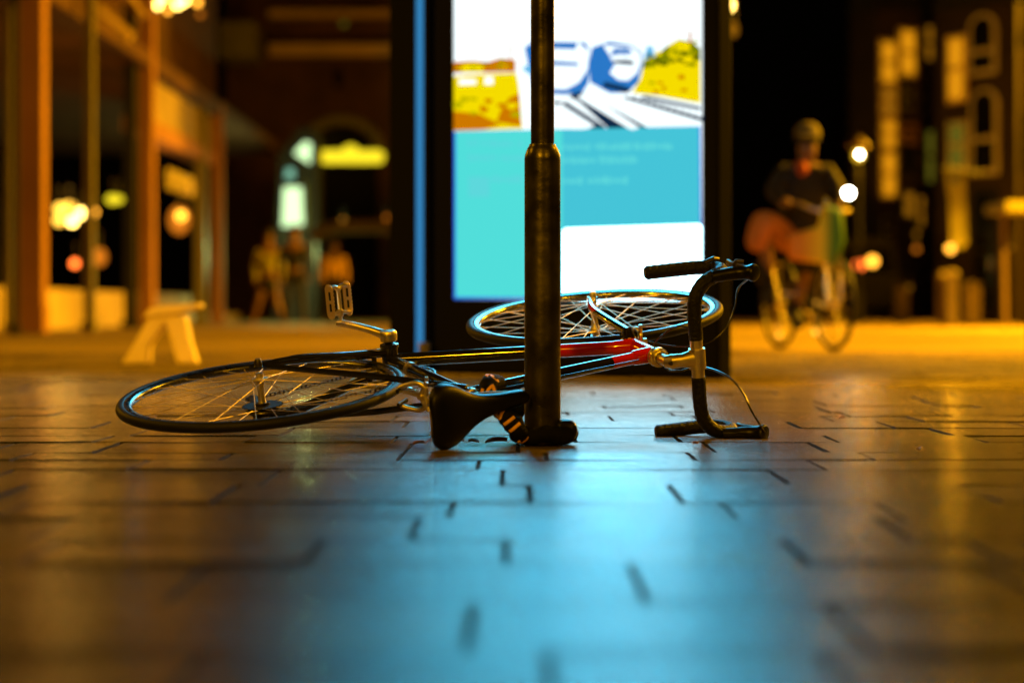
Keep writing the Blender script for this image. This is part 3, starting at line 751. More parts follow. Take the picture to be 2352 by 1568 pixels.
# saddle: cross sections from tail to nose: (x, half width, top y, drop)
SX = 0.219; SY = 0.578; SZ = 0.004
prof = [(-0.136, 0.034, 0.000, 0.010), (-0.132, 0.052, 0.004, 0.022), (-0.115, 0.071, 0.008, 0.036), (-0.090, 0.075, 0.008, 0.042), (-0.060, 0.066, 0.004, 0.040), (-0.030, 0.045, -0.002, 0.034), (0.0, 0.031, -0.006, 0.030),
        (0.035, 0.0235, -0.008, 0.028), (0.075, 0.0195, -0.008, 0.027), (0.110, 0.018, -0.007, 0.027), (0.128, 0.0155, -0.009, 0.027), (0.138, 0.010, -0.014, 0.020)]
sm = MB(); vs = []; NS = 16
for x, hw_, ty, dr in prof:
    for k in range(NS+1):
        a = PI*k/NS; cz = math.copysign(abs(math.cos(a))**0.8, math.cos(a)); sy_ = math.sin(a)**0.55
        vs.append((SX+x, SY+ty-dr+dr*sy_, hw_*cz+SZ))
    for k in range(NS+1):
        a = PI*k/NS; cz = -math.cos(a)
        vs.append((SX+x, SY+ty-dr-0.002+0.35*dr*math.sin(a), 0.93*hw_*cz+SZ))
W_ = 2*(NS+1); fs = []
for i in range(len(prof)-1):
    for k in range(W_):
        l = (k+1) % W_; fs.append((i*W_+k, i*W_+l, (i+1)*W_+l, (i+1)*W_+k))
fs.append(tuple(range(W_))); fs.append(tuple((len(prof)-1)*W_+k for k in range(W_)))
sm.add(vs, fs); sad = sm.build('saddle', M['leather'], bike, ang=60)
ss_ = sad.modifiers.new('sub', 'SUBSURF'); ss_.levels = 1; ss_.render_levels = 2
rl = MB()
for s in (-1, 1):
    rl.sweep(catmull([(SX-0.115, SY-0.032, s*0.045), (SX-0.06, SY-0.046, s*0.024), (SX+0.02, SY-0.046, s*0.021), (SX+0.08, SY-0.034, s*0.014), (SX+0.118, SY-0.030, s*0.006)], 6), 0.0035, n=8)
rl.build('saddle_rail', M['steel'], sad)

# ------------------------------------------------------------------ chain lock: padded sleeve from the frame round the foot of the post
lock = empty('bicycle_lock', (pc.x, pc.y, 0), 'black padded chain lock with orange figures, looped round the foot of the post', 'lock')
ttp = SC+tdir*0.035
wtt = bike.matrix_world @ ttp
def wrap(c, ang, r, z): return Vector((c.x+r*math.cos(ang), c.y+r*math.sin(ang), z))
rs = 0.0195
path = [at(1195, 930, 4.84), at(1172, 900, 4.84), at(1146, 882, 4.79), at(1126, 880, 4.73), at(1121, 893, 4.69), at(1128, 912, 4.675), at(1144, 935, 4.67), at(1162, 957, 4.66), at(1180, 978, 4.66), at(1196, 995, 4.665)]
path += [wrap(pc, math.radians(a), 0.062, 0.021+0.004*math.sin(a)) for a in (-150, -115, -80, -45, -10, 30, 70, 110, 150)]
path += [at(1188, 985, 4.80), at(1180, 962, 4.84), at(1186, 944, 4.85)]
path = [Vector((p.x, p.y, max(p.z, 0.019))) for p in path]
P2 = catmull(path, 7); pl = [p-Vector((pc.x, pc.y, 0)) for p in P2]
mb = MB(); mb.sweep(pl, [rs+0.0012*math.sin(i*1.3)+0.0008*math.sin(i*0.37) for i in range(len(pl))], n=18, closed=True)
mb.build('chain_sleeve', M['sleeve'], lock)
# padlock body at the right of the post
mb = MB(); lc = Vector((0.066, -0.006, 0.0))
c0 = Vector((0.052, -0.035, 0.030)); c1 = Vector((0.052, 0.045, 0.028))
mb.sweep([c0-Vector((0, 0.004, 0)), c0, c0+Vector((0, 0.01, 0)), c1-Vector((0, 0.01, 0)), c1, c1+Vector((0, 0.004, 0))], [0.018, 0.024, 0.026, 0.026, 0.024, 0.018], [0.018, 0.023, 0.025, 0.025, 0.023, 0.018], n=18, power=0.85)
mb.build('lock_body', M['plastic'], lock)
# orange figures printed on the sleeve (raised strokes that hug the tube on the camera side)
def glyph(mb, P, T, U, strokes, size, r):
    # P centre on tube axis, T along tube, U direction of 'up' around the tube (perpendicular to view-side normal)
    Nn = T.cross(U).normalized()
    if Nn.y > 0: Nn = -Nn
    for st_ in strokes:
        pts = []
        dense = []
        for (a0_, b0_), (a1_, b1_) in zip(st_, st_[1:]):
            dense += [(a0_+(a1_-a0_)*k/3, b0_+(b1_-b0_)*k/3) for k in range(3)]
        for a, b in dense+[st_[-1]]:
            th = b*size/r
            pts.append(P+T*(a*size)+(Nn*math.cos(th)+U*math.sin(th))*r)
        mb.sweep(catmull(pts, 3), 0.0036, 0.0010, up=Nn, n=8)
five = [[(0.42, 0.9), (-0.30, 0.9), (-0.36, 0.15), (0.1, 0.28), (0.44, -0.05), (0.38, -0.55), (0.0, -0.85), (-0.42, -0.7)]]
two = [[(-0.42, 0.55), (-0.1, 0.92), (0.36, 0.75), (0.36, 0.25), (-0.05, -0.3), (-0.42, -0.85), (0.5, -0.85)]]
one = [[(-0.1, 0.9), (0.0, -0.9)]]
seven = [[(-0.4, 0.85), (0.45, 0.85), (0.1, 0.1), (-0.15, -0.85)]]
def idx_near(u, v):
    best = min(range(len(P2)), key=lambda i: ((CX+F*P2[i].x/P2[i].y-u)**2+(HZ-F*(P2[i].z-CH)/P2[i].y-v)**2) + (4000 if P2[i].y > 4.74 else 0))
    return best
for (u, v, gl, sz) in ((1121, 882, five, 0.017), (1127, 903, two, 0.017), (1160, 950, seven, 0.016), (1173, 966, one, 0.018), (1185, 980, one, 0.018), (1198, 994, seven, 0.015), (1212, 1004, one, 0.016)):
    i = idx_near(u, v); T_ = (pl[(i+1) % len(pl)]-pl[i-1]).normalized()
    vdir = Vector((0, -1, 0.05)); U_ = T_.cross(vdir).normalized()
    gm = MB(); glyph(gm, pl[i], T_, U_, gl, sz, rs+0.0012); gm.build('printed_figure', M['orange_print'], lock)

# ------------------------------------------------------------------ fallen leaves
def leaf(c, L_, rz, curl, label, seed):
    rnd = random.Random(seed); m_ = MB(); n_ = 9; vs = []
    for i in range(n_):
        t = i/(n_-1); w_ = 0.36*L_*math.sin(PI*min(1, t*1.02))**0.8*(1-0.3*t)+0.001
        zz = curl*math.sin(PI*t)+curl*0.8*t*t
        j = rnd.uniform(-0.08, 0.08)*w_
        vs += [(t*L_-L_/2, -w_+j, zz+curl*0.7+0.003), (t*L_-L_/2, 0, zz*0.5+0.0015), (t*L_-L_/2, w_+j, zz+curl*0.5+0.003)]
    fs = []
    for i in range(n_-1):
        a = i*3; fs += [(a, a+1, a+4, a+3), (a+1, a+2, a+5, a+4)]
    m_.add(vs, fs); m_.sweep([(L_/2, 0, curl*0.4), (L_*0.7, L_*0.05, curl*1.2), (L_*0.85, L_*0.06, curl*2.4)], [0.0012, 0.001, 0.0008], n=6)
    o = m_.build('leaf', M['leaf'], None); o.location = c; o.rotation_euler = (0, 0, rz)
    so = o.modifiers.new('thick', 'SOLIDIFY'); so.thickness = 0.0008
    tag(o, label, 'leaf', 'dry leaves on the paving')
leaf(ground(1140, 1019), 0.050, 0.2, 0.007, 'largest curled brown leaf, on the paving between saddle and post', 1)
leaf(ground(1088, 1018), 0.026, 2.8, 0.004, 'small orange leaf just left of the largest curled leaf', 2)
leaf(ground(1060, 1016), 0.014, 1.0, 0.003, 'tiny leaf scrap right beside the low corner of the saddle', 3)
leaf(ground(962, 1022), 0.028, 0.5, 0.004, 'pale leaf lying left of the saddle', 4)
leaf(ground(1598, 1022), 0.018, 2.0, 0.003, 'small tan leaf under the lower handlebar drop', 5)
leaf(ground(1932, 963), 0.020, 0.7, 0.005, 'pale leaf on the open paving right of the handlebar', 6)
leaf(ground(2110, 1036), 0.018, 1.7, 0.003, 'little leaf in a paving joint at the far right', 7)

# ================================================================== BACKGROUND
M['stone'] = mat('stone', (0.42, 0.33, 0.22), 0.8, bump=0.3, bscale=3, var=0.2, vscale=1.2)
M['pillar'] = mat('pillar', (0.42, 0.20, 0.08), 0.75, bump=0.2, bscale=5, var=0.15, vscale=0.8)
M['brick'] = mat('brick', (0.085, 0.036, 0.016), 0.9, bump=0.4, bscale=6, var=0.35, vscale=1.0)
M['dark_brick'] = mat('dark_brick', (0.030, 0.016, 0.008), 0.9, bump=0.4, bscale=6, var=0.3, vscale=1.0)
M['render_pale'] = mat('render_pale', (0.60, 0.42, 0.20), 0.8, var=0.2, vscale=0.7)
M['white_trim'] = mat('white_trim', (0.62, 0.55, 0.40), 0.6, var=0.15, vscale=2)
M['dark_glass'] = mat('dark_glass', (0.008, 0.008, 0.007), 0.08, spec=0.6)
M['near_black'] = mat('near_black', (0.006, 0.005, 0.005), 0.7)
M['bronze'] = mat('bronze', (0.16, 0.11, 0.05), 0.45, 0.4)
M['roof'] = mat('roof', (0.02, 0.018, 0.016), 0.9)
M['skin'] = mat('skin', (0.55, 0.27, 0.14), 0.55)
M['glow_white'] = emis('glow_white', (1.0, 0.52, 0.05), 3.6)
M['glow_warm'] = emis('glow_warm', (1.0, 0.62, 0.12), 14)
M['glow_orange'] = emis('glow_orange', (1.0, 0.40, 0.03), 5)
M['glow_red'] = emis('glow_red', (1.0, 0.16, 0.02), 5)
M['glow_soft'] = emis('glow_soft', (0.75, 0.20, 0.01), 1.0)
M['sign_yellow'] = emis('sign_yellow', (1.0, 0.78, 0.02), 1.25)
M['green_white'] = emis('green_white', (0.75, 1.1, 0.55), 1.5)
M['teal_glow'] = emis('teal_glow', (0.25, 0.60, 0.42), 1.0)
M['window_glow'] = emis('window_glow', (0.50, 0.19, 0.006), 0.6)
M['facade_glow'] = emis('facade_glow', (0.95, 0.36, 0.006), 0.8)  # lamplit facade strips, their light put in as emission
M['window_green'] = emis('window_green', (0.16, 0.14, 0.01), 0.7)

def bulb(name, u, v, Y, r, m, label, cat='lamp', group=None, zs=1.0, stem=None):
    o = empty(name, at(u, v, Y), label, cat, group)
    k = MB(); k.sphere((0, 0, 0), r, 16, (1, 1, zs)); k.build('globe', m, o)
    k = MB(); k.cyl((0, 0, r*zs*0.9), (0, 0, r*zs*0.9+(stem or 0.25)), 0.02, n=8); k.sphere((0, 0, r*zs), r*0.45, 10, (1, 1, 0.5)); k.build('hanger', M['near_black'], o)
    return o
def wallbox(mb, a, b, z0, z1, depth, mi=0):
    # vertical slab from plan point a to b with thickness behind (away from camera side chosen by sign of depth)
    a = Vector((a[0], a[1], 0)); b = Vector((b[0], b[1], 0)); d = (b-a).normalized(); n = Vector((-d.y, d.x, 0))*depth
    pts = [a, b, b+n, a+n]
    vs = [p+Vector((0, 0, z0)) for p in pts]+[p+Vector((0, 0, z1)) for p in pts]
    mb.add(vs, [(0, 1, 2, 3), (4, 5, 6, 7), (0, 1, 5, 4), (1, 2, 6, 5), (2, 3, 7, 6), (3, 0, 4, 7)], mi)
    return mb
def X_(u, Y): return (u-CX)/F*Y
def Z_(v, Y): return CH-(v-HZ)/F*Y
def win(parent, a, b, z0, z1, framem, glassm, org, arch=False, fw_=0.12, proud=0.06, bars=True):
    # window on the wall line a->b (plan points, front side faces the camera at origin)
    a = Vector((a[0], a[1], 0))-org; b = Vector((b[0], b[1], 0))-org; d = (b-a).normalized(); n = Vector((d.y, -d.x, 0)); W = (b-a).length
    out = [(0, z0), (W, z0), (W, z1)]+([(W/2+W/2*math.cos(PI*k/8), z1+W/2*0.8*math.sin(PI*k/8)) for k in range(1, 8)] if arch else [])+[(0, z1)]
    m_ = MB(); m_.prism(out, d, (0, 0, 1), a+n*0.002, n, proud)
    f_ = m_.build('window', framem, parent, smooth=False)
    iw = fw_; cx = W/2; hw = W/2-iw
    inn = [(iw, z0+iw), (W-iw, z0+iw), (W-iw, z1)]+([(cx+hw*math.cos(PI*k/8), z1+hw*0.8*math.sin(PI*k/8)) for k in range(1, 8)] if arch else [])+[(iw, z1)]
    if not arch: inn = [(iw, z0+iw), (W-iw, z0+iw), (W-iw, z1-iw), (iw, z1-iw)]
    m_ = MB(); m_.prism(inn, d, (0, 0, 1), a+n*(proud+0.004), n, 0.006); m_.build('pane', glassm, f_, smooth=False)
    if bars:
        m_ = MB(); zm = (z0+z1)/2
        m_.prism([(iw, zm-0.05), (W-iw, zm-0.05), (W-iw, zm+0.05), (iw, zm+0.05)], d, (0, 0, 1), a+n*(proud+0.012), n, 0.02); m_.build('glazing_bar', framem, f_, smooth=False)
    return f_

# ---- arcade of shops on the left: pillars along the line x = -6.1
AX = -6.1
def yof(u): return AX*F/(u-CX)
arc = empty('shop_arcade', (AX, 30, 0), 'long shop front on the left with glazed bays behind orange pillars', 'shop')
org = Vector((AX, 30, 0))
mb = MB()
wallbox(mb, (AX-0.9-AX, 18-30), (AX-0.9-AX, 46-30), 0.0, 0.62, 0.3); mb.build('window_plinth', M['stone'], arc, smooth=False)
mb = MB(); wallbox(mb, (-0.35, 24-30), (-0.35, 46-30), 4.3, 9.0, 0.6)
mb.build('upper_wall', M['brick'], arc, smooth=False)
mb = MB(); wallbox(mb, (-7.0, 18-30), (-7.0, 58-30), 0.0, 4.3, 0.3); mb.build('back_wall', M['near_black'], arc, smooth=False)
mb = MB(); mb.box((-3.2, 6, 4.45), (6.6, 38, 0.25)); mb.build('ceiling', M['brick'], arc, smooth=False)
mb = MB(); mb.box((-4.0, 6, 0.10), (6.0, 38, 0.2)); mb.build('shop_floor', M['stone'], arc, smooth=False)
# glazed second front (right of the second pillar): sign band, lintel and door frames in perspective
def bay(y0, y1, ztop, zl):
    m_ = MB(); wallbox(m_, (-0.12, y0-30), (-0.12, y1-30), zl, ztop, 0.25); m_.build('sign_band', M['stone'], arc, smooth=False)
    m_ = MB(); wallbox(m_, (-0.05, y0-30), (-0.05, y1-30), zl-0.28, zl, 0.35); m_.build('lintel', M['pillar'], arc, smooth=False)
bay(35.2, 43.8, 4.3, 3.55); 
def pillar(u0, u1, zt, m_, label, yadd=0.0):
    Y = yof((u0+u1)/2)+yadd; w_ = (u1-u0)/F*Y
    o = empty('pillar', (X_((u0+u1)/2, Y), Y, 0), label, 'pillar', 'pillars of the shop arcade')
    k = MB(); k.box((0, 0, zt/2), (w_, w_, zt)); k.build('shaft', m_, o, bevel=0.02)
    k = MB(); k.box((0, 0, 0.18), (w_*1.14, w_*1.14, 0.36)); k.build('plinth', m_, o, bevel=0.02)
pillar(48, 104, 7.5, M['pillar'], 'broad orange stone pillar nearest on the left')
pillar(322, 355, 7.5, M['pillar'], 'narrower orange pillar left of the inner shop doorway')
pillar(487, 512, 4.6, M['pillar'], 'far orange pillar at the right end of the inner shop front')
def slim(u, w_, Y, zt, m_, label, z0=0.0):
    o = empty('mullion_post', (X_(u, Y), Y, 0), label, 'post', 'slim window posts of the arcade')
    k = MB(); k.box((0, 0, z0+(zt-z0)/2), (w_, w_, zt-z0)); k.build('shaft', m_, o); k = MB(); k.box((0, 0, 0.06), (w_*1.5, w_*1.5, 0.12)); k.build('foot', m_, o)
M['olive_post'] = mat('olive_post', (0.22, 0.20, 0.05), 0.5)
slim(36, 0.07, 25.0, 6.5, M['near_black'], 'black slim post just left of the broad orange pillar')
slim(20, 0.09, 27.5, 6.5, M['olive_post'], 'olive slim post at the far left edge')
slim(205, 0.13, 29.0, 6.5, M['olive_post'], 'olive slim post in the middle of the first glazed bay')
slim(300, 0.18, 34.5, 6.5, M['near_black'], 'dark slim post touching the second orange pillar')
slim(462, 0.22, 42.0, 4.3, M['olive_post'], 'olive slim post inside the inner shop doorway')
# timber roof brace seen in the first bay and its rafters
br = empty('roof_truss', at(250, 30, 33), 'lit diagonal roof timbers above the first glazed bay', 'roof truss')
k = MB(); q0 = at(250, 30, 33)
for (u0, v0, u1, v1, w_, Y) in ((120, -60, 300, 90, 0.22, 33), (250, -80, 330, 40, 0.14, 33.6), (100, 90, 190, 40, 0.10, 34), (60, -30, 300, -10, 0.2, 32)):
    m2 = MB(); m2.sweep([at(u0, v0, Y)-q0, at(u1, v1, Y)-q0], w_/2, n=4); m2.build('beam', M['render_pale'], br, smooth=False)
# interior lamps of the arcade
bulb('ceiling_lamp', 138, 480, 31, 0.085, M['glow_white'], 'brightest white lamp cluster in the first bay, upper left bulb', group='lamp cluster in the first bay')
bulb('ceiling_lamp', 160, 478, 31.2, 0.10, M['glow_white'], 'white bulb in the middle of the bright cluster', group='lamp cluster in the first bay')
bulb('ceiling_lamp', 186, 490, 31.4, 0.07, M['glow_warm'], 'yellow bulb at the right of the bright cluster', group='lamp cluster in the first bay')
bulb('ceiling_lamp', 136, 506, 31.4, 0.08, M['glow_white'], 'white bulb at the lower left of the bright cluster', group='lamp cluster in the first bay')
bulb('ceiling_lamp', 166, 508, 31.1, 0.07, M['glow_warm'], 'yellow bulb at the bottom of the bright cluster', group='lamp cluster in the first bay')
bulb('ceiling_lamp', 217, 487, 33, 0.05, M['glow_orange'], 'dim amber bulb right of the bright cluster')
bulb('ceiling_lamp', 258, 458, 33, 0.10, M['sign_yellow'], 'square yellow lamp left of the second pillar', zs=0.8)
bulb('ceiling_lamp', 272, 458, 33, 0.08, M['sign_yellow'], 'yellow lamp touching the square yellow lamp', zs=0.8)
bulb('table_lamp', 172, 605, 30, 0.06, M['glow_red'], 'small red orange table lamp low in the first bay')
bulb('table_lamp', 228, 590, 30, 0.11, M['glow_soft'], 'dull orange globe low behind the olive post', zs=1.2)
o_ = bulb('lantern', 412, 505, 38.5, 0.20, M['glow_soft'], 'orange red lantern hanging in the inner shop doorway', cat='lantern', zs=1.3)
bulb('lantern', 416, 495, 38.2, 0.09, M['glow_orange'], 'bright amber core bulb at the top of the orange lantern', cat='lantern')
for i, (u, v, r, mm, lb) in enumerate(((362, 12, 0.06, 'glow_warm', 'leftmost bulb of the chandelier'), (372, -4, 0.06, 'glow_warm', 'upper left bulb of the chandelier'), (408, 10, 0.07, 'glow_warm', 'second bulb of the chandelier, in its middle'), (424, 2, 0.06, 'glow_warm', 'third bulb of the chandelier'), (454, 6, 0.06, 'glow_orange', 'fourth bulb of the chandelier'), (460, 34, 0.05, 'glow_soft', 'lowest dim bulb of the chandelier at its right'), (386, 24, 0.05, 'glow_orange', 'low bulb of the chandelier between first and second'))):
    bulb('chandelier_bulb', u, v, 36, r, M[mm], lb, group='chandelier bulbs at the top left')
# shop sign letters on the glass of the inner shop (blurred pale lettering)
sg = MB(); ybase = 37.4
for i in range(5):
    y_ = 36.4+i*0.62; zc_ = 2.55-0.0*i
    pts = [(AX+0.18, y_+0.2*math.cos(2*PI*k/10), zc_+0.17*math.sin(2*PI*k/10)) for k in range(8 if i % 2 else 10)]
    sg.sweep(pts, 0.035, n=6, closed=(i % 2 == 0))
sgo = sg.build('shop_lettering', M['white_trim'], None); tag(sgo, 'pale round lettering across the inner shop front below its lintel', 'sign')

# ---- pale flared stool on the square
M['stool_paint'] = mat('stool_paint', (0.85, 0.68, 0.36), 0.6, var=0.1, vscale=6)
tb = empty('stool', ground(368, 834), 'low pale stool with flared legs standing on the square at left', 'stool')
tb.location = (X_(372, 11.7), 11.7, 0)
k = MB(); k.prism([(-0.10, 0.255), (0.10, 0.275), (0.22, 0.31), (0.22, 0.335), (0.02, 0.325), (-0.05, 0.31)], (1, 0, 0), (0, 0, 1), (0, -0.09, 0), (0, 1, 0), 0.2); k.build('seat', M['stool_paint'], tb, bevel=0.01)
for s, (xt0, xt1, xb0, xb1) in enumerate(((-0.055, 0.055, -0.215, -0.065), (0.02, 0.135, 0.095, 0.205))):
    k = MB(); k.prism([(xb0, 0.0), (xb1, 0.0), (xb1*0.8+xt1*0.2-0.02, 0.10), (xt1, 0.27), (xt0, 0.27), (xb0*0.6+xt0*0.4, 0.10)], (1, 0, 0), (0, 0, 1), (0, -0.07, 0), (0, 1, 0), 0.14)
    k.build('leg', M['stool_paint'], tb, bevel=0.012)

# ---- brick building closing the passage behind, with arch, cornice, sign
YB = 62.0
bb = empty('arched_building', (-6, YB, 0), 'brick building with a wide dark arch and a lit cornice behind the passage', 'building')
ob = Vector((-6, YB, 0))
def bx(u): return X_(u, YB)+6
def bz(v): return Z_(v, YB)
k = MB()
aw0, aw1, az, ax_c = bx(700), bx(868), bz(360), (bx(700)+bx(868))/2
ar = (aw1-aw0)/2
poly = [(bx(520), 0), (aw0, 0), (aw0, az)]+[(ax_c-ar*math.cos(PI*i/12), az+ar*0.9*math.sin(PI*i/12)) for i in range(1, 12)]+[(aw1, az), (aw1, 0), (bx(1040), 0), (bx(1040), bz(-330)), (bx(520), bz(-330))]
k.prism(poly, (1, 0, 0), (0, 0, 1), (0, 0, 0), (0, 1, 0), 0.8); k.build('wall', M['brick'], bb, smooth=False)
k = MB(); k.box((ax_c, 5.0, 4), (ar*2.6, 0.2, 8)); k.build('passage_end', M['near_black'], bb, smooth=False)
k = MB(); k.sweep([(ax_c-(ar+0.12)*math.cos(PI*i/16), -0.05, az+(ar+0.12)*0.9*math.sin(PI*i/16)) for i in range(17)], 0.16, n=6); k.build('arch_moulding', M['olive_post'], bb)
k = MB(); k.box(((bx(620)+bx(1000))/2, -0.25, bz(118)), (bx(1000)-bx(620), 0.5, 0.34)); k.build('cornice', M['render_pale'], bb, smooth=False, bevel=0.04)
k = MB(); k.box(((bx(620)+bx(1000))/2, -0.2, bz(35)), (bx(1000)-bx(620), 0.4, 0.2)); k.build('upper_band', M['render_pale'], bb, smooth=False)
win(bb, (X_(757, YB), YB), (X_(797, YB), YB), bz(212), bz(150), M['brick'], M['dark_glass'], ob, bars=False)
k = MB(); k.box((bx(570), -2.0, bz(200)), (bx(608)-bx(524), 2.6, bz(72)-bz(150)));
k2 = MB(); k2.box((bx(566), -1.2, bz(112)), (bx(606)-bx(526), 2.0, 1.0)); k2.build('oriel', M['olive_post'], bb, smooth=False)
# lit yellow shop sign with a round top
sy = empty('shop_sign', at(807, 360, 52), 'long yellow lit sign with a rounded bump on top, under the arch', 'sign')
k = MB(); w_ = 58/F*52; h_ = 13/F*52
pl_ = [(-w_*1.1+0.12*math.cos(a), 0.16*math.sin(a)) for a in [PI/2+PI*i/8 for i in range(9)]]+[(w_*1.1+0.12*math.cos(a), 0.16*math.sin(a)) for a in [-PI/2+PI*i/8 for i in range(9)]]+[(0.2*math.cos(a)-0.02, 0.14+0.15*math.sin(a)) for a in [0.1+(PI-0.2)*i/8 for i in range(9)]]
k.prism(pl_, (1, 0, 0), (0, 0, 1), (0, 0, 0), (0, 1, 0), 0.12); k.build('panel', M['sign_yellow'], sy, smooth=False)
k = MB()
for s in (-0.5, 0.5): k.cyl((s, 0.06, 0.1), (s, 0.06, 0.9), 0.02, n=6)
k.build('bracket', M['near_black'], sy)
# green white lit shop windows at the mouth of the arch
gsh = empty('lit_kiosk', (X_(680, 50), 50, 0), 'small dark kiosk with glowing green white windows left of the arch', 'kiosk')
def kx(u): return X_(u, 50)-X_(680, 50)
def kz(v): return Z_(v, 50)
k = MB(); k.prism([(kx(628), 0), (kx(728), 0), (kx(728), kz(300)), (kx(690), kz(292)), (kx(640), kz(360))], (1, 0, 0), (0, 0, 1), (0, 0.05, 0), (0, 1, 0), 1.2); k.build('body', M['near_black'], gsh, smooth=False)
for poly, mm in (([(648, 520), (696, 516), (692, 430), (652, 430)], 'green_white'), ([(676, 352), (712, 376), (714, 330), (700, 326)], 'green_white'), ([(655, 410), (676, 408), (674, 388), (658, 388)], 'teal_glow'), ([(699, 524), (706, 522), (704, 420), (698, 420)], 'window_green')):
    k = MB(); k.prism([(kx(u), kz(v)) for u, v in poly], (1, 0, 0), (0, 0, 1), (0, 0.0, 0), (0, 1, 0), 0.04); k.build('window', M[mm], gsh, smooth=False)
bulb('street_lantern', 788, 509, 48, 0.06, M['glow_orange'], 'round amber lantern hanging right of the kiosk, under the yellow sign', cat='lantern')
bulb('street_lantern', 790, 55, 55, 0.07, M['window_green'], 'small greenish lamp above the cornice', cat='lantern')
bulb('street_lantern', 888, 500, 48, 0.05, M['glow_soft'], 'faint amber lantern cut by the edge of the display', cat='lantern')
# awning line between
aw = empty('awning', at(800, 520, 47), 'dim scalloped brown awning under the amber lantern', 'awning')
k = MB(); q0 = at(800, 520, 47)
k.sweep([at(u, v, 47)-q0 for u, v in ((712, 545), (745, 528), (780, 520), (830, 520), (870, 520), (898, 525))], 0.12, 0.15, n=8); k.build('canopy', M['bronze'], aw)
k = MB(); k.cyl(at(730, 535, 47.4)-q0, Vector((at(730, 535, 47.4)-q0).xy.to_3d())+Vector((0, 0, -q0.z)), 0.05, n=8); k.build('post', M['near_black'], aw)

# ---- people
def person(name, loc, H, joints, radii, edges, skinm, label, cat='person', parts=()):
    # one continuous skinned body (skin modifier) plus clothing as children
    root = empty(name, loc, label, cat)
    def sk(nm, pts, rad, eds, m_, par, sub=2):
        me = bpy.data.meshes.new(nm); me.from_pydata([Vector(p) for p in pts], eds, []); me.materials.append(m_)
        o = bpy.data.objects.new(nm, me); COL.objects.link(o); o.parent = par
        s_ = o.modifiers.new('skin', 'SKIN'); s_.use_smooth_shade = True
        for i, r in enumerate(rad):
            me.skin_vertices[0].data[i].radius = (r if isinstance(r, tuple) else (r, r))
        me.skin_vertices[0].data[0].use_root = True
        u_ = o.modifiers.new('sub', 'SUBSURF'); u_.levels = 1; u_.render_levels = sub
        return o
    body = sk('body', joints, radii, edges, skinm, root)
    for nm, pts, rad, eds, m_ in parts: sk(nm, pts, rad, eds, m_, body)
    return root
def cloth(name, c, r=0.8): return mat(name, c, r, var=0.2, vscale=6)
M['jacket_dark'] = cloth('jacket_dark', (0.010, 0.008, 0.006)); M['orange_trousers'] = cloth('orange_trousers', (0.55, 0.20, 0.04))
M['green_top'] = cloth('green_top', (0.36, 0.34, 0.02)); M['yellow_top'] = cloth('yellow_top', (0.85, 0.5, 0.05)); M['black_cloth'] = cloth('black_cloth', (0.008, 0.007, 0.007))
M['cap'] = cloth('cap', (0.10, 0.08, 0.03)); M['dim_skin'] = mat('dim_skin', (0.20, 0.10, 0.045), 0.6); M['hair'] = cloth('hair', (0.02, 0.012, 0.008)); M['blue_cloth'] = cloth('blue_cloth', (0.05, 0.08, 0.12))
def walker(u, Y, H, label, topm, legm, step=0.18, bare=False, seed=1):
    s = H/1.75; loc = Vector((X_(u, Y), Y, 0))
    J = [(0, 0, 0.95), (0, 0, 1.15), (0, 0.0, 1.40), (0, -0.01, 1.50), (0, -0.02, 1.60), (0, -0.02, 1.70),
         (-0.19, 0, 1.38), (-0.25, 0.03, 1.10), (-0.24, -0.05, 0.86), (-0.24, -0.06, 0.78),
         (0.19, 0, 1.38), (0.25, -0.03, 1.10), (0.23, 0.05, 0.86), (0.23, 0.06, 0.78),
         (-0.09, 0, 0.88), (-0.10-step*0.2, -0.05, 0.48), (-0.10-step*0.6, 0.08, 0.08), (-0.10-step*0.6, -0.10, 0.035),
         (0.09, 0, 0.88), (0.10+step*0.1, 0.03, 0.48), (0.11+step*0.5, 0.02, 0.08), (0.12+step*0.5, -0.15, 0.035)]
    E_ = [(0, 1), (1, 2), (2, 3), (3, 4), (4, 5), (2, 6), (6, 7), (7, 8), (8, 9), (2, 10), (10, 11), (11, 12), (12, 13), (0, 14), (14, 15), (15, 16), (16, 17), (0, 18), (18, 19), (19, 20), (20, 21)]
    Rr = [(0.13, 0.10), (0.12, 0.09), (0.14, 0.09), 0.055, 0.085, 0.075, 0.06, 0.045, 0.03, 0.035, 0.06, 0.045, 0.03, 0.035, 0.085, 0.06, 0.04, 0.035, 0.085, 0.06, 0.04, 0.035]
    sc_ = lambda p: (p[0]*s, p[1]*s, p[2]*s)
    J = [sc_(p) for p in J]
    tp = ('top', [J[0], J[1], J[2], J[6], J[7], J[8], J[10], J[11], J[12]], [(0.16, 0.12), (0.15, 0.115), (0.165, 0.115), 0.078, 0.062, 0.05, 0.078, 0.062, 0.05], [(0, 1), (1, 2), (2, 3), (3, 4), (4, 5), (2, 6), (6, 7), (7, 8)], topm)
    pr = [tp]
    if not bare: pr.append(('trousers', [J[0], J[14], J[15], J[16], J[18], J[19], J[20]], [(0.15, 0.12), 0.10, 0.078, 0.058, 0.10, 0.078, 0.058], [(0, 1), (1, 2), (2, 3), (0, 4), (4, 5), (5, 6)], legm))
    else: pr.append(('skirt', [J[0], (0, 0, 0.8*s), (0, 0, 0.62*s)], [(0.15, 0.12), (0.18, 0.15), (0.20, 0.17)], [(0, 1), (1, 2)], legm))
    p_ = person('person', loc, H, J, Rr, E_, M['dim_skin'], label, parts=pr)
    h_ = MB(); h_.sphere((0, 0.025, 1.70*s), 0.105, 16, (0.88, 1.0, 0.95)); h_.build('hair', M['hair'], p_.children[0])
    return p_
walker(618, 38.5, 1.72, 'person in an olive top and dark skirt with bare legs, walking by the kiosk', M['green_top'], M['black_cloth'], 0.35, True)
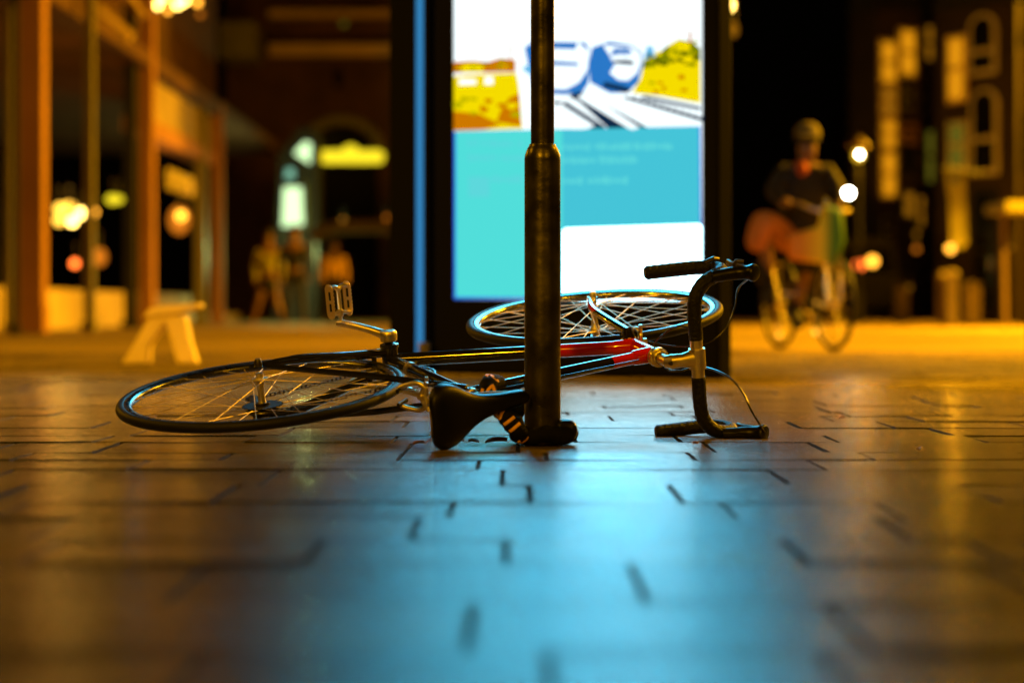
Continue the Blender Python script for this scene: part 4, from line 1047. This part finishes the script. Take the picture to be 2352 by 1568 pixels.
walker(676, 37.5, 1.78, 'person all in black standing in front of the green lit windows', M['black_cloth'], M['black_cloth'], 0.1)
walker(768, 43, 1.70, 'person in a bright yellow top standing under the amber lantern', M['yellow_top'], M['black_cloth'], 0.1)

# ---- cyclist riding towards the camera on the right
cY = 15.65; cu = 1870
def C_(u, v, dy=0.0): return ((u-cu)/310, dy, (804-v)/310)
rb = empty('city_bicycle', (X_(cu, cY), cY, 0), 'upright city bicycle with a bright headlight, ridden by the person in a dark jacket', 'bicycle')
def simple_wheel(name, c, R_, yaw, par):
    c = Vector(c); axis = Vector((math.cos(yaw), math.sin(yaw), 0))
    k = MB(); k.lathe([(R_-0.03+0.0*0, -0.010), (R_-0.045, 0), (R_-0.03, 0.010)], c, axis, n=40, closed_prof=True); w_ = k.build(name, M['alloy'], par)
    k = MB(); k.lathe([(R_-0.018+0.020*math.cos(2*PI*i/10), 0.020*math.sin(2*PI*i/10)) for i in range(10)], c, axis, n=40, closed_prof=True); k.build('tyre', M['rubber'], w_)
    k = MB(); k.cyl(c-axis*0.04, c+axis*0.04, 0.03, n=12)
    e1 = Vector((0, 0, 1)); e2 = axis.cross(e1)
    for i in range(14):
        a = 2*PI*i/14; k.cyl(c, c+(e1*math.cos(a)+e2*math.sin(a))*(R_-0.04), 0.003, n=4)
    k.build('hub', M['alloy'], w_)
    return w_
fwc = Vector((0.10, -0.30, 0.345)); rwc = Vector((-0.17, 0.66, 0.345)); yaw = math.radians(16)
simple_wheel('front_wheel', fwc, 0.345, yaw, rb); simple_wheel('rear_wheel', rwc, 0.345, yaw, rb)
k = MB(); hd_ = Vector((0.06, -0.10, 0.86)); sc_p = Vector((-0.10, 0.40, 0.80)); bb_p = Vector((-0.04, 0.18, 0.30))
for a, b, r in ((hd_, bb_p, 0.02), (sc_p, bb_p, 0.018), (bb_p, rwc, 0.012), (sc_p, rwc, 0.010), (hd_, Vector((0.055, -0.08, 0.95)), 0.018)): k.cyl(a, b, r, n=10)
k.build('frame', M['near_black'], rb)
k = MB()
for s in (-1, 1): k.sweep([hd_+Vector((s*0.03, 0, -0.02)), fwc+Vector((s*0.05, 0.01, 0.2)), fwc+Vector((s*0.05, 0, 0))], 0.012, n=8)
k.build('fork', M['alloy'], rb)
k = MB(); k.sweep(catmull([(-0.24, 0.12, 1.08), (-0.16, -0.02, 1.10), (-0.03, -0.12, 1.04), (0.10, -0.14, 1.01), (0.22, -0.08, 1.03), (0.27, 0.08, 1.04)], 5), 0.014, n=8); k.build('handlebar', M['alloy'], rb)
k = MB(); k.sweep(catmull([fwc+Vector((0, 0.345*math.cos(a)+0.0, 0.385*math.sin(a))) for a in [0.1+2.4*i/8 for i in range(9)]], 3), 0.035, 0.006, up=(1, 0, 0), n=8)
k.build('mudguard', M['bronze'], rb)
k = MB(); hl = Vector(C_(1938, 447, -0.22)); k.sweep([hl+Vector((0, 0.07, 0)), hl+Vector((0, 0.02, 0)), hl], [0.015, 0.04, 0.042], n=16); hb_ = k.build('headlight', M['near_black'], rb)
k = MB(); k.lathe([(0, -0.006), (0.034, -0.004), (0.034, 0.002)], hl+Vector((0, -0.004, 0)), (0, 1, 0), n=20); k.build('lens', emis('lens_white', (1.0, 0.95, 0.75), 60), hb_)
k = MB(); k.box((-0.12, 0.42, 0.84), (0.16, 0.26, 0.05)); k.build('saddle', M['near_black'], rb, bevel=0.02)
k = MB()
for s in (-1, 1): k.box(bb_p+Vector((s*0.13, s*0.08, -s*0.12)), (0.10, 0.07, 0.02)); 
k.cyl(bb_p-Vector((0.12, 0.08, -0.12)), bb_p+Vector((0.12, 0.08, -0.12)), 0.012, n=8)
k.build('pedals', M['alloy'], rb)
k = MB(); k.cyl(Vector(C_(1885, 600, -0.34)), Vector(C_(1885, 600, -0.30)), 0.035, n=14); k.build('reflector', emis('reflector_orange', (1.0, 0.35, 0.04), 2.0), rb)  # light thrown back by the reflector put in as emission
for (u, v, dy, r, st_) in ((1868, 762, -0.1, 0.022, 2.5), (1808, 772, 0.5, 0.02, 2.0), (1806, 752, 0.5, 0.018, 0.9), (1883, 700, -0.2, 0.018, 0.8), (1866, 695, -0.2, 0.018, 0.8)):
    k = MB(); k.sphere(C_(u, v, dy), r, 10); k.build('spoke_reflector', emis('spoke_reflector', (1.0, 0.42, 0.03), st_), rb)  # glints on the wheels put in as emission
J = [C_(1850, 545, 0.36), C_(1853, 480, 0.28), C_(1856, 405, 0.12), C_(1856, 372, 0.07), C_(1855, 345, 0.02), C_(1854, 318, 0.02),
     C_(1806, 395, 0.10), C_(1775, 440, 0.05), C_(1800, 466, -0.05), C_(1812, 468, -0.10),
     C_(1905, 395, 0.10), C_(1928, 440, 0.05), C_(1925, 470, -0.05), C_(1922, 478, -0.10),
     C_(1826, 550, 0.34), C_(1752, 500, -0.02), C_(1772, 660, 0.15), C_(1768, 690, 0.02),
     C_(1874, 555, 0.34), C_(1862, 590, -0.05), C_(1832, 710, 0.18), C_(1832, 742, 0.05)]
E_ = [(0, 1), (1, 2), (2, 3), (3, 4), (4, 5), (2, 6), (6, 7), (7, 8), (8, 9), (2, 10), (10, 11), (11, 12), (12, 13), (0, 14), (14, 15), (15, 16), (16, 17), (0, 18), (18, 19), (19, 20), (20, 21)]
Rr = [(0.13, 0.11), (0.13, 0.10), (0.14, 0.10), 0.055, 0.08, 0.075, 0.06, 0.045, 0.032, 0.035, 0.06, 0.045, 0.032, 0.035, 0.085, 0.07, 0.04, 0.035, 0.085, 0.07, 0.04, 0.035]
rider = person('person', (X_(cu, cY), cY, 0), 1.75, J, Rr, E_, M['dim_skin'], 'person in a dark jacket and cap, one knee in orange, riding the city bicycle', parts=(
    ('jacket', [J[0], J[1], J[2], J[6], J[7], J[8], J[10], J[11], J[12]], [(0.165, 0.13), (0.17, 0.13), (0.18, 0.12), 0.085, 0.068, 0.05, 0.085, 0.068, 0.05], [(0, 1), (1, 2), (2, 3), (3, 4), (4, 5), (2, 6), (6, 7), (7, 8)], M['jacket_dark']),
    ('scarf', [C_(1830, 372, 0.02), C_(1848, 385, -0.03), C_(1835, 405, -0.05)], [0.05, 0.05, 0.04], [(0, 1), (1, 2)], cloth('red_scarf', (0.35, 0.06, 0.02))),
    ('trousers', [J[0], J[14], J[15], C_(1735, 580, 0.05)], [(0.15, 0.12), 0.115, 0.100, 0.085], [(0, 1), (1, 2), (2, 3)], M['orange_trousers']),
    ('dark_trouser_leg', [J[18], J[19], C_(1845, 640, 0.1)], [0.11, 0.10, 0.075], [(0, 1), (1, 2)], M['black_cloth']),
    ('sock', [C_(1742, 600, 0.07), J[16]], [0.072, 0.062], [(0, 1)], M['black_cloth']),
    ('shoe', [J[16], J[17], C_(1768, 694, -0.08)], [0.06, 0.055, 0.045], [(0, 1), (1, 2)], M['black_cloth']),
    ('boot', [C_(1838, 640, 0.12), J[20], J[21], C_(1832, 744, -0.06)], [0.075, 0.062, 0.05, 0.045], [(0, 1), (1, 2), (2, 3)], M['black_cloth'])))
k = MB(); cc = Vector(C_(1855, 308, 0.02)); k.lathe([(0.098, -0.015), (0.097, 0.02), (0.080, 0.06), (0.045, 0.085), (0.0, 0.092)], cc, (0, 0, 1), n=24)
k.sweep([cc+Vector((0, -0.07, -0.01)), cc+Vector((0, -0.13, -0.02)), cc+Vector((0, -0.165, -0.03))], [0.085, 0.075, 0.04], 0.006, up=(0, 0, 1), n=12)
k.build('cap', M['cap'], rider.children[0])
k = MB(); k.lathe([(0.090, -0.055), (0.094, -0.040), (0.092, -0.022)], cc, (0, 0, 1), n=24); k.build('sunglasses', M['near_black'], rider.children[0])
# yellow and green cloth bag on the front of the city bicycle
bg = empty('shopping_bag', (X_(cu, cY), cY, 0), 'yellow and green bag hanging from the handlebar of the ridden city bicycle', 'bag')
def bagm():
    m = mat('bag_cloth', (0.7, 0.5, 0.05), 0.7); nt = m.node_tree; p = nt.nodes["Principled BSDF"]
    tc = nt.nodes.new("ShaderNodeTexCoord"); mp = nt.nodes.new("ShaderNodeSeparateXYZ"); nt.links.new(tc.outputs["Object"], mp.inputs[0])
    mr = nt.nodes.new("ShaderNodeMapRange"); mr.inputs[1].default_value = -0.3; mr.inputs[2].default_value = 0.22; nt.links.new(mp.outputs["X"], mr.inputs[0])
    cr = nt.nodes.new("ShaderNodeValToRGB"); e = cr.color_ramp.elements
    e[0].position = 0; e[0].color = (0.8, 0.22, 0.04, 1); e[1].position = 1; e[1].color = (0.02, 0.10, 0.02, 1)
    x = e.new(0.30); x.color = (0.80, 0.34, 0.02, 1); x = e.new(0.55); x.color = (0.95, 0.75, 0.02, 1); x = e.new(0.70); x.color = (0.10, 0.30, 0.02, 1)
    nt.links.new(mr.outputs[0], cr.inputs[0]); nt.links.new(cr.outputs[0], p.inputs["Base Color"]); return m
k = MB(); k.prism([(-0.24, 0.66), (0.10, 0.62), (0.16, 0.80), (0.14, 1.02), (0.0, 1.06), (-0.02, 0.90), (-0.24, 0.84)], (1, 0, 0), (0, 0, 1), (0, -0.46, 0), (0, 1, 0), 0.14); k.build('sack', bagm(), bg, bevel=0.03)
k = MB(); k.sweep(catmull([(0.02, -0.40, 1.04), (0.05, -0.25, 1.10), (0.10, -0.16, 1.06)], 5), 0.012, n=6); k.build('strap', M['black_cloth'], bg)

# ---- street lamp of the square, behind the rider
lY = 42
sl = empty('street_lamp', (X_(1972, lY), lY, 0), 'glowing round street lamp on a dark pole right of the rider', 'street lamp')
k = MB(); zl = Z_(357, lY); k.sweep([(0, 0, 0), (0, 0, 0.6), (0, 0, 0.65), (0, 0, zl-0.2)], [0.10, 0.09, 0.05, 0.04], n=12); k.build('pole', M['near_black'], sl)
k = MB(); k.sphere((0, 0, zl), 0.10, 16, (1, 1, 1.15)); k.build('globe', emis('lamp_globe', (1.0, 0.55, 0.02), 1.6), sl)
k = MB(); k.sphere((0, -0.12, zl+0.01), 0.035, 12); k.build('bulb', emis('lamp_bulb', (1.0, 0.85, 0.5), 60), sl)
k = MB(); k.lathe([(0, 0.42), (0.03, 0.36), (0.20, 0.20), (0.21, 0.17)], (0, 0, zl), (0, 0, 1), n=20); k.build('cap', M['bronze'], sl)
# hanging small lamp at the top beside the display
bulb('hanging_lamp', 1679, 12, 24, 0.035, M['glow_warm'], 'tiny yellow lamp high in the dark right of the display', zs=1.6)
bulb('hanging_lamp', 1685, 68, 24, 0.05, M['window_glow'], 'faint oval lamp below the tiny yellow lamp', zs=1.8)

# ---- church tower with spire far behind the lamp
tY = 140
ct = empty('church_tower', (X_(1970, tY), tY, 0), 'distant dim church tower with a pointed spire behind the street lamp', 'church tower')
M['tower'] = mat('tower', (0.20, 0.10, 0.05), 0.9, var=0.2, vscale=0.3)
tx = lambda u: X_(u, tY)-X_(1970, tY)
k = MB(); k.box((0, 2, Z_(290, tY)/2), (tx(2020)-tx(1935), 3, Z_(290, tY))); k.build('tower', M['tower'], ct, smooth=False)
k = MB(); h0 = Z_(290, tY); k.lathe([(1.2, h0), (0.9, h0+1.2), (0.55, h0+2.2), (0.35, h0+3.4), (0.02, h0+6.5)], (0.0, 2, 0), (0, 0, 1), n=8); k.build('spire', M['tower'], ct, smooth=False)
k = MB(); k.sphere((0.1, 2, h0+7.0), 0.30, 12); k.build('orb', M['bronze'], ct)

# ---- houses on the right
def house(name, u0, u1, Y, Y2, vtop, m_, label, wins, extra=None, roof=True):
    a = (X_(u0, Y), Y); b = (X_(u1, Y2), Y2); o_ = Vector((a[0], a[1], 0))
    r = empty(name, o_, label, 'building')
    k = MB(); zt_ = Z_(vtop, Y); wallbox(k, (0, 0), (b[0]-a[0], b[1]-a[1]), 0, zt_, 1.4); k.build('wall', m_, r, smooth=False)
    if roof:
        d = Vector((b[0]-a[0], b[1]-a[1], 0)); n = Vector((-d.y, d.x, 0)).normalized()*0.7
        k = MB(); vs = [Vector((0, 0, zt_+0.02))-d*0.03-n*0.05, d*1.03+Vector((0, 0, zt_+0.02))-n*0.05, d*1.03+n*2.05+Vector((0, 0, zt_+0.02)), -d*0.03+n*2.05+Vector((0, 0, zt_+0.02)), n+Vector((0, 0, zt_+2.6)), d+n+Vector((0, 0, zt_+2.6))]
        k.add(vs, [(0, 1, 5, 4), (2, 3, 4, 5), (1, 2, 5), (3, 0, 4), (0, 3, 2, 1)]); k.build('roof', M['roof'], r, smooth=False)
    def pt(u):
        # point of the facade line seen at column u
        kx_ = (u-CX)/F; d = (b[0]-a[0], b[1]-a[1]); t = (kx_*a[1]-a[0])/(d[0]-kx_*d[1]); return (a[0]+d[0]*t, a[1]+d[1]*t)
    for (ua, ub, va, vb, fm, gm_, arch) in wins:
        p, q = pt(ua), pt(ub); Ym = (p[1]+q[1])/2
        W_w = (Vector(q)-Vector(p)).length
        win(r, p, q, Z_(vb, Ym), Z_(va, Ym), M[fm], M[gm_], o_, arch, fw_=min(0.10, W_w*0.16))
    return r, pt, o_
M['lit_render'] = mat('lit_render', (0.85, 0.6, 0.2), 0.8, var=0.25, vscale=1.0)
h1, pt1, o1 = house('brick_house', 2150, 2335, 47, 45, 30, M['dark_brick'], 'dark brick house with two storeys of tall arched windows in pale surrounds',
    [(2228, 2292, 66, 172, 'white_trim', 'dark_glass', True), (2232, 2296, 238, 402, 'white_trim', 'dark_glass', True), (2178, 2222, 82, 236, 'lit_render', 'facade_glow', False), (2180, 2224, 278, 392, 'white_trim', 'window_green', False),
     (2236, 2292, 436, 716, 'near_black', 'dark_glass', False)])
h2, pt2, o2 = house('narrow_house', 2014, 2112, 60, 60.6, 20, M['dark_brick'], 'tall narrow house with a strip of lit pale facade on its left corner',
    [(2018, 2059, 92, 196, 'lit_render', 'facade_glow', False), (2062, 2104, 66, 178, 'lit_render', 'facade_glow', False), (2020, 2059, 199, 270, 'lit_render', 'window_glow', False), (2021, 2059, 273, 344, 'lit_render', 'facade_glow', False), (2022, 2058, 347, 455, 'lit_render', 'facade_glow', False), (2026, 2050, 500, 560, 'olive_post', 'dark_glass', False), (2072, 2100, 440, 500, 'olive_post', 'window_glow', False), (2070, 2096, 190, 250, 'olive_post', 'dark_glass', False), (2064, 2104, 285, 330, 'pillar', 'dark_glass', False), (2068, 2100, 340, 400, 'near_black', 'dark_glass', False)])  # glowing panes carry the lamplight of the corner facade strip
h3, pt3, o3 = house('gabled_house', 2100, 2172, 66, 66.5, 70, M['dark_brick'], 'narrow dark house with dim olive windows behind the arched brick house',
    [(2104, 2118, 92, 150, 'olive_post', 'dark_glass', False), (2124, 2140, 60, 140, 'olive_post', 'window_glow', False), (2106, 2120, 190, 260, 'olive_post', 'dark_glass', False), (2126, 2142, 300, 420, 'olive_post', 'window_green', False), (2104, 2118, 330, 420, 'pillar', 'dark_glass', False), (2104, 2120, 450, 520, 'pillar', 'window_glow', False)])
h4, pt4, o4 = house('corner_house', 2345, 2480, 40, 39.5, 110, M['dark_brick'], 'dark plain house cut by the right edge of the picture',
    [(2345, 2400, 260, 400, 'near_black', 'dark_glass', False)])
# long pale banner
bn = empty('banner', at(2196, 470, 43), 'long pale yellow banner with a blue dot hanging in front of the arched brick house', 'banner')
q0 = at(2196, 470, 43)
k = MB(); k.prism([((u-2196)/F*43, (470-v)/F*43) for u, v in ((2172, 392), (2216, 392), (2222, 560), (2206, 572), (2184, 560), (2182, 470))], (1, 0, 0), (0, 0, 1), (0, 0, 0), (0, 1, 0), 0.03); k.build('cloth', emis('banner_cloth', (0.0, 0.0, 0.0), 0.0) if False else mat('banner_cloth', (0.5, 0.48, 0.16), 0.8, var=0.2, vscale=2), bn, smooth=False)
k = MB(); k.lathe([(0, -0.01), (0.09, -0.01), (0.09, 0.0)], ((2193-2196)/F*43, -0.002, (470-410)/F*43), (0, 1, 0), n=16); k.build('emblem', mat('emblem_blue', (0.02, 0.10, 0.35), 0.6), bn)
k = MB(); k.cyl((-0.25, 0.05, (470-386)/F*43), (0.9, 1.6, (470-386)/F*43), 0.03, n=8); k.build('arm', M['near_black'], bn)
# awning at the right edge with its post
a2 = empty('awning', (X_(2330, 36), 36, 0), 'pale edged awning on a thin post at the right edge of the square', 'awning')
k = MB(); k.box((0.22, 0.3, Z_(476, 36)), (0.95, 1.6, 0.16)); k.build('canopy', M['olive_post'], a2)
k = MB(); k.cyl((X_(2308, 36)-X_(2330, 36), 0, 0), (X_(2304, 36)-X_(2330, 36), 0, Z_(484, 36)), 0.05, n=10); k.build('post', M['bronze'], a2)
# low lamps in front of the houses
bulb('wall_lamp', 2183, 571, 44, 0.085, M['glow_orange'], 'bright amber wall lamp under the banner', group='amber wall lamps at right')
bulb('wall_lamp', 2105, 572, 50, 0.07, M['glow_soft'], 'dimmer amber wall lamp left of the one under the banner', group='amber wall lamps at right')
bulb('wall_lamp', 2105, 538, 50, 0.06, M['window_glow'], 'faint brown wall lamp above the dimmer amber one', group='amber wall lamps at right')
bulb('wall_lamp', 2088, 660, 45, 0.05, M['window_glow'], 'faint round lamp low before the narrow house', group='amber wall lamps at right')
bulb('wall_lamp', 2322, 568, 38, 0.05, M['window_glow'], 'faint lamp beside the post of the right awning', group='amber wall lamps at right')
# parked van with lit headlights
vn = empty('van', (X_(1992, 46), 46, 0), 'dark van facing the camera with two orange headlights left of the narrow house', 'van')
k = MB(); k.prism([(-0.72, 0.35), (0.72, 0.35), (0.74, 1.0), (0.62, 1.75), (0.45, 1.9), (-0.45, 1.9), (-0.62, 1.75), (-0.74, 1.0)], (1, 0, 0), (0, 0, 1), (0, 0, 0), (0, 1, 0), 3.8); k.build('body', M['near_black'], vn, bevel=0.06)
k = MB(); k.prism([(-0.60, 1.1), (0.60, 1.1), (0.52, 1.65), (-0.52, 1.65)], (1, 0, 0), (0, 0, 1), (0, -0.008, 0), (0, 1, 0), 0.006); k.build('windscreen', M['dark_glass'], vn)
for s in (-1, 1):
    k = MB(); k.cyl((s*0.60, 0.25, 0.33), (s*0.80, 0.25, 0.33), 0.33, n=20); k.cyl((s*0.60, 3.2, 0.33), (s*0.80, 3.2, 0.33), 0.33, n=20) if False else None; k.build('wheel', M['rubber'], vn)
vz = Z_(603, 46)
for u, v, mm in ((1974, 608, 'glow_red'), (2004, 600, 'glow_orange')):
    k = MB(); k.lathe([(0, -0.02), (0.11, -0.01), (0.11, 0.0)], ((u-1992)/F*46, -0.012, Z_(v, 46)), (0, 1, 0), n=18); k.build('headlight', M[mm], vn)
# lit bollards / stone posts and dark passers-by in front of the houses
for (u, Y, h_, w_, m_, lb) in ((2186, 41, 1.0, 0.20, 'stone', 'square stone post under the amber wall lamp'), (2162, 43, 1.0, 0.18, 'bronze', 'dimmer square stone post just left of the one under the lamp'), (2232, 40, 0.75, 0.30, 'bronze', 'broad brown stone block right of the two posts'), (2070, 46, 0.8, 0.3, 'bronze', 'dim brown stone block right of the van')):
    o = empty('stone_post', (X_(u, Y), Y, 0), lb, 'post', 'stone posts before the houses')
    k = MB(); k.box((0, 0, h_/2), (w_, w_, h_)); k.build('shaft', M[m_], o, bevel=0.02); k = MB(); k.lathe([(w_*0.75, h_), (w_*0.5, h_+0.06), (0, h_+0.09)], (0, 0, 0), (0, 0, 1), n=4); k.build('cap', M[m_], o)
# unseen spots added to wash facades; the point lamps belong to fittings above
spot("facade_fill_narrow", (X_(2030, 55), 55, 1.5), (X_(2040, 61), 60.5, 6.0), 330, 40)
spot("facade_fill_brick", (X_(2205, 42), 42, 0.8), (X_(2200, 46), 46.5, 3.6), 120, 60)
spot("facade_fill_arch", (X_(790, 54), 54, 3.6), (X_(780, 62), 62, 7.6), 260, 60)
lamp("arcade_inner_light", (X_(160, 31)-0.2, 31, 2.2), 22, (1.0, 0.5, 0.08))
lamp("arcade_inner_light_far", (X_(412, 38.5)-0.6, 38.5, 2.4), 30, (1.0, 0.4, 0.05))
lamp("kiosk_light", (X_(690, 48), 47.5, 1.6), 260, (0.8, 1.0, 0.30))
lamp("street_lamp_light", (X_(1972, lY), lY-0.35, zl-0.05), 60, r=0.12)
lamp("wall_lamp_light", (X_(2183, 43.6), 43.4, Z_(571, 43.6)), 18, r=0.08)
spot("rider_fill", (5.2, 10.5, 4.6), (2.2, 15.4, 0.9), 220, 22, r=0.2, blend=0.8)  # unseen narrow spot added to brighten the rider alone
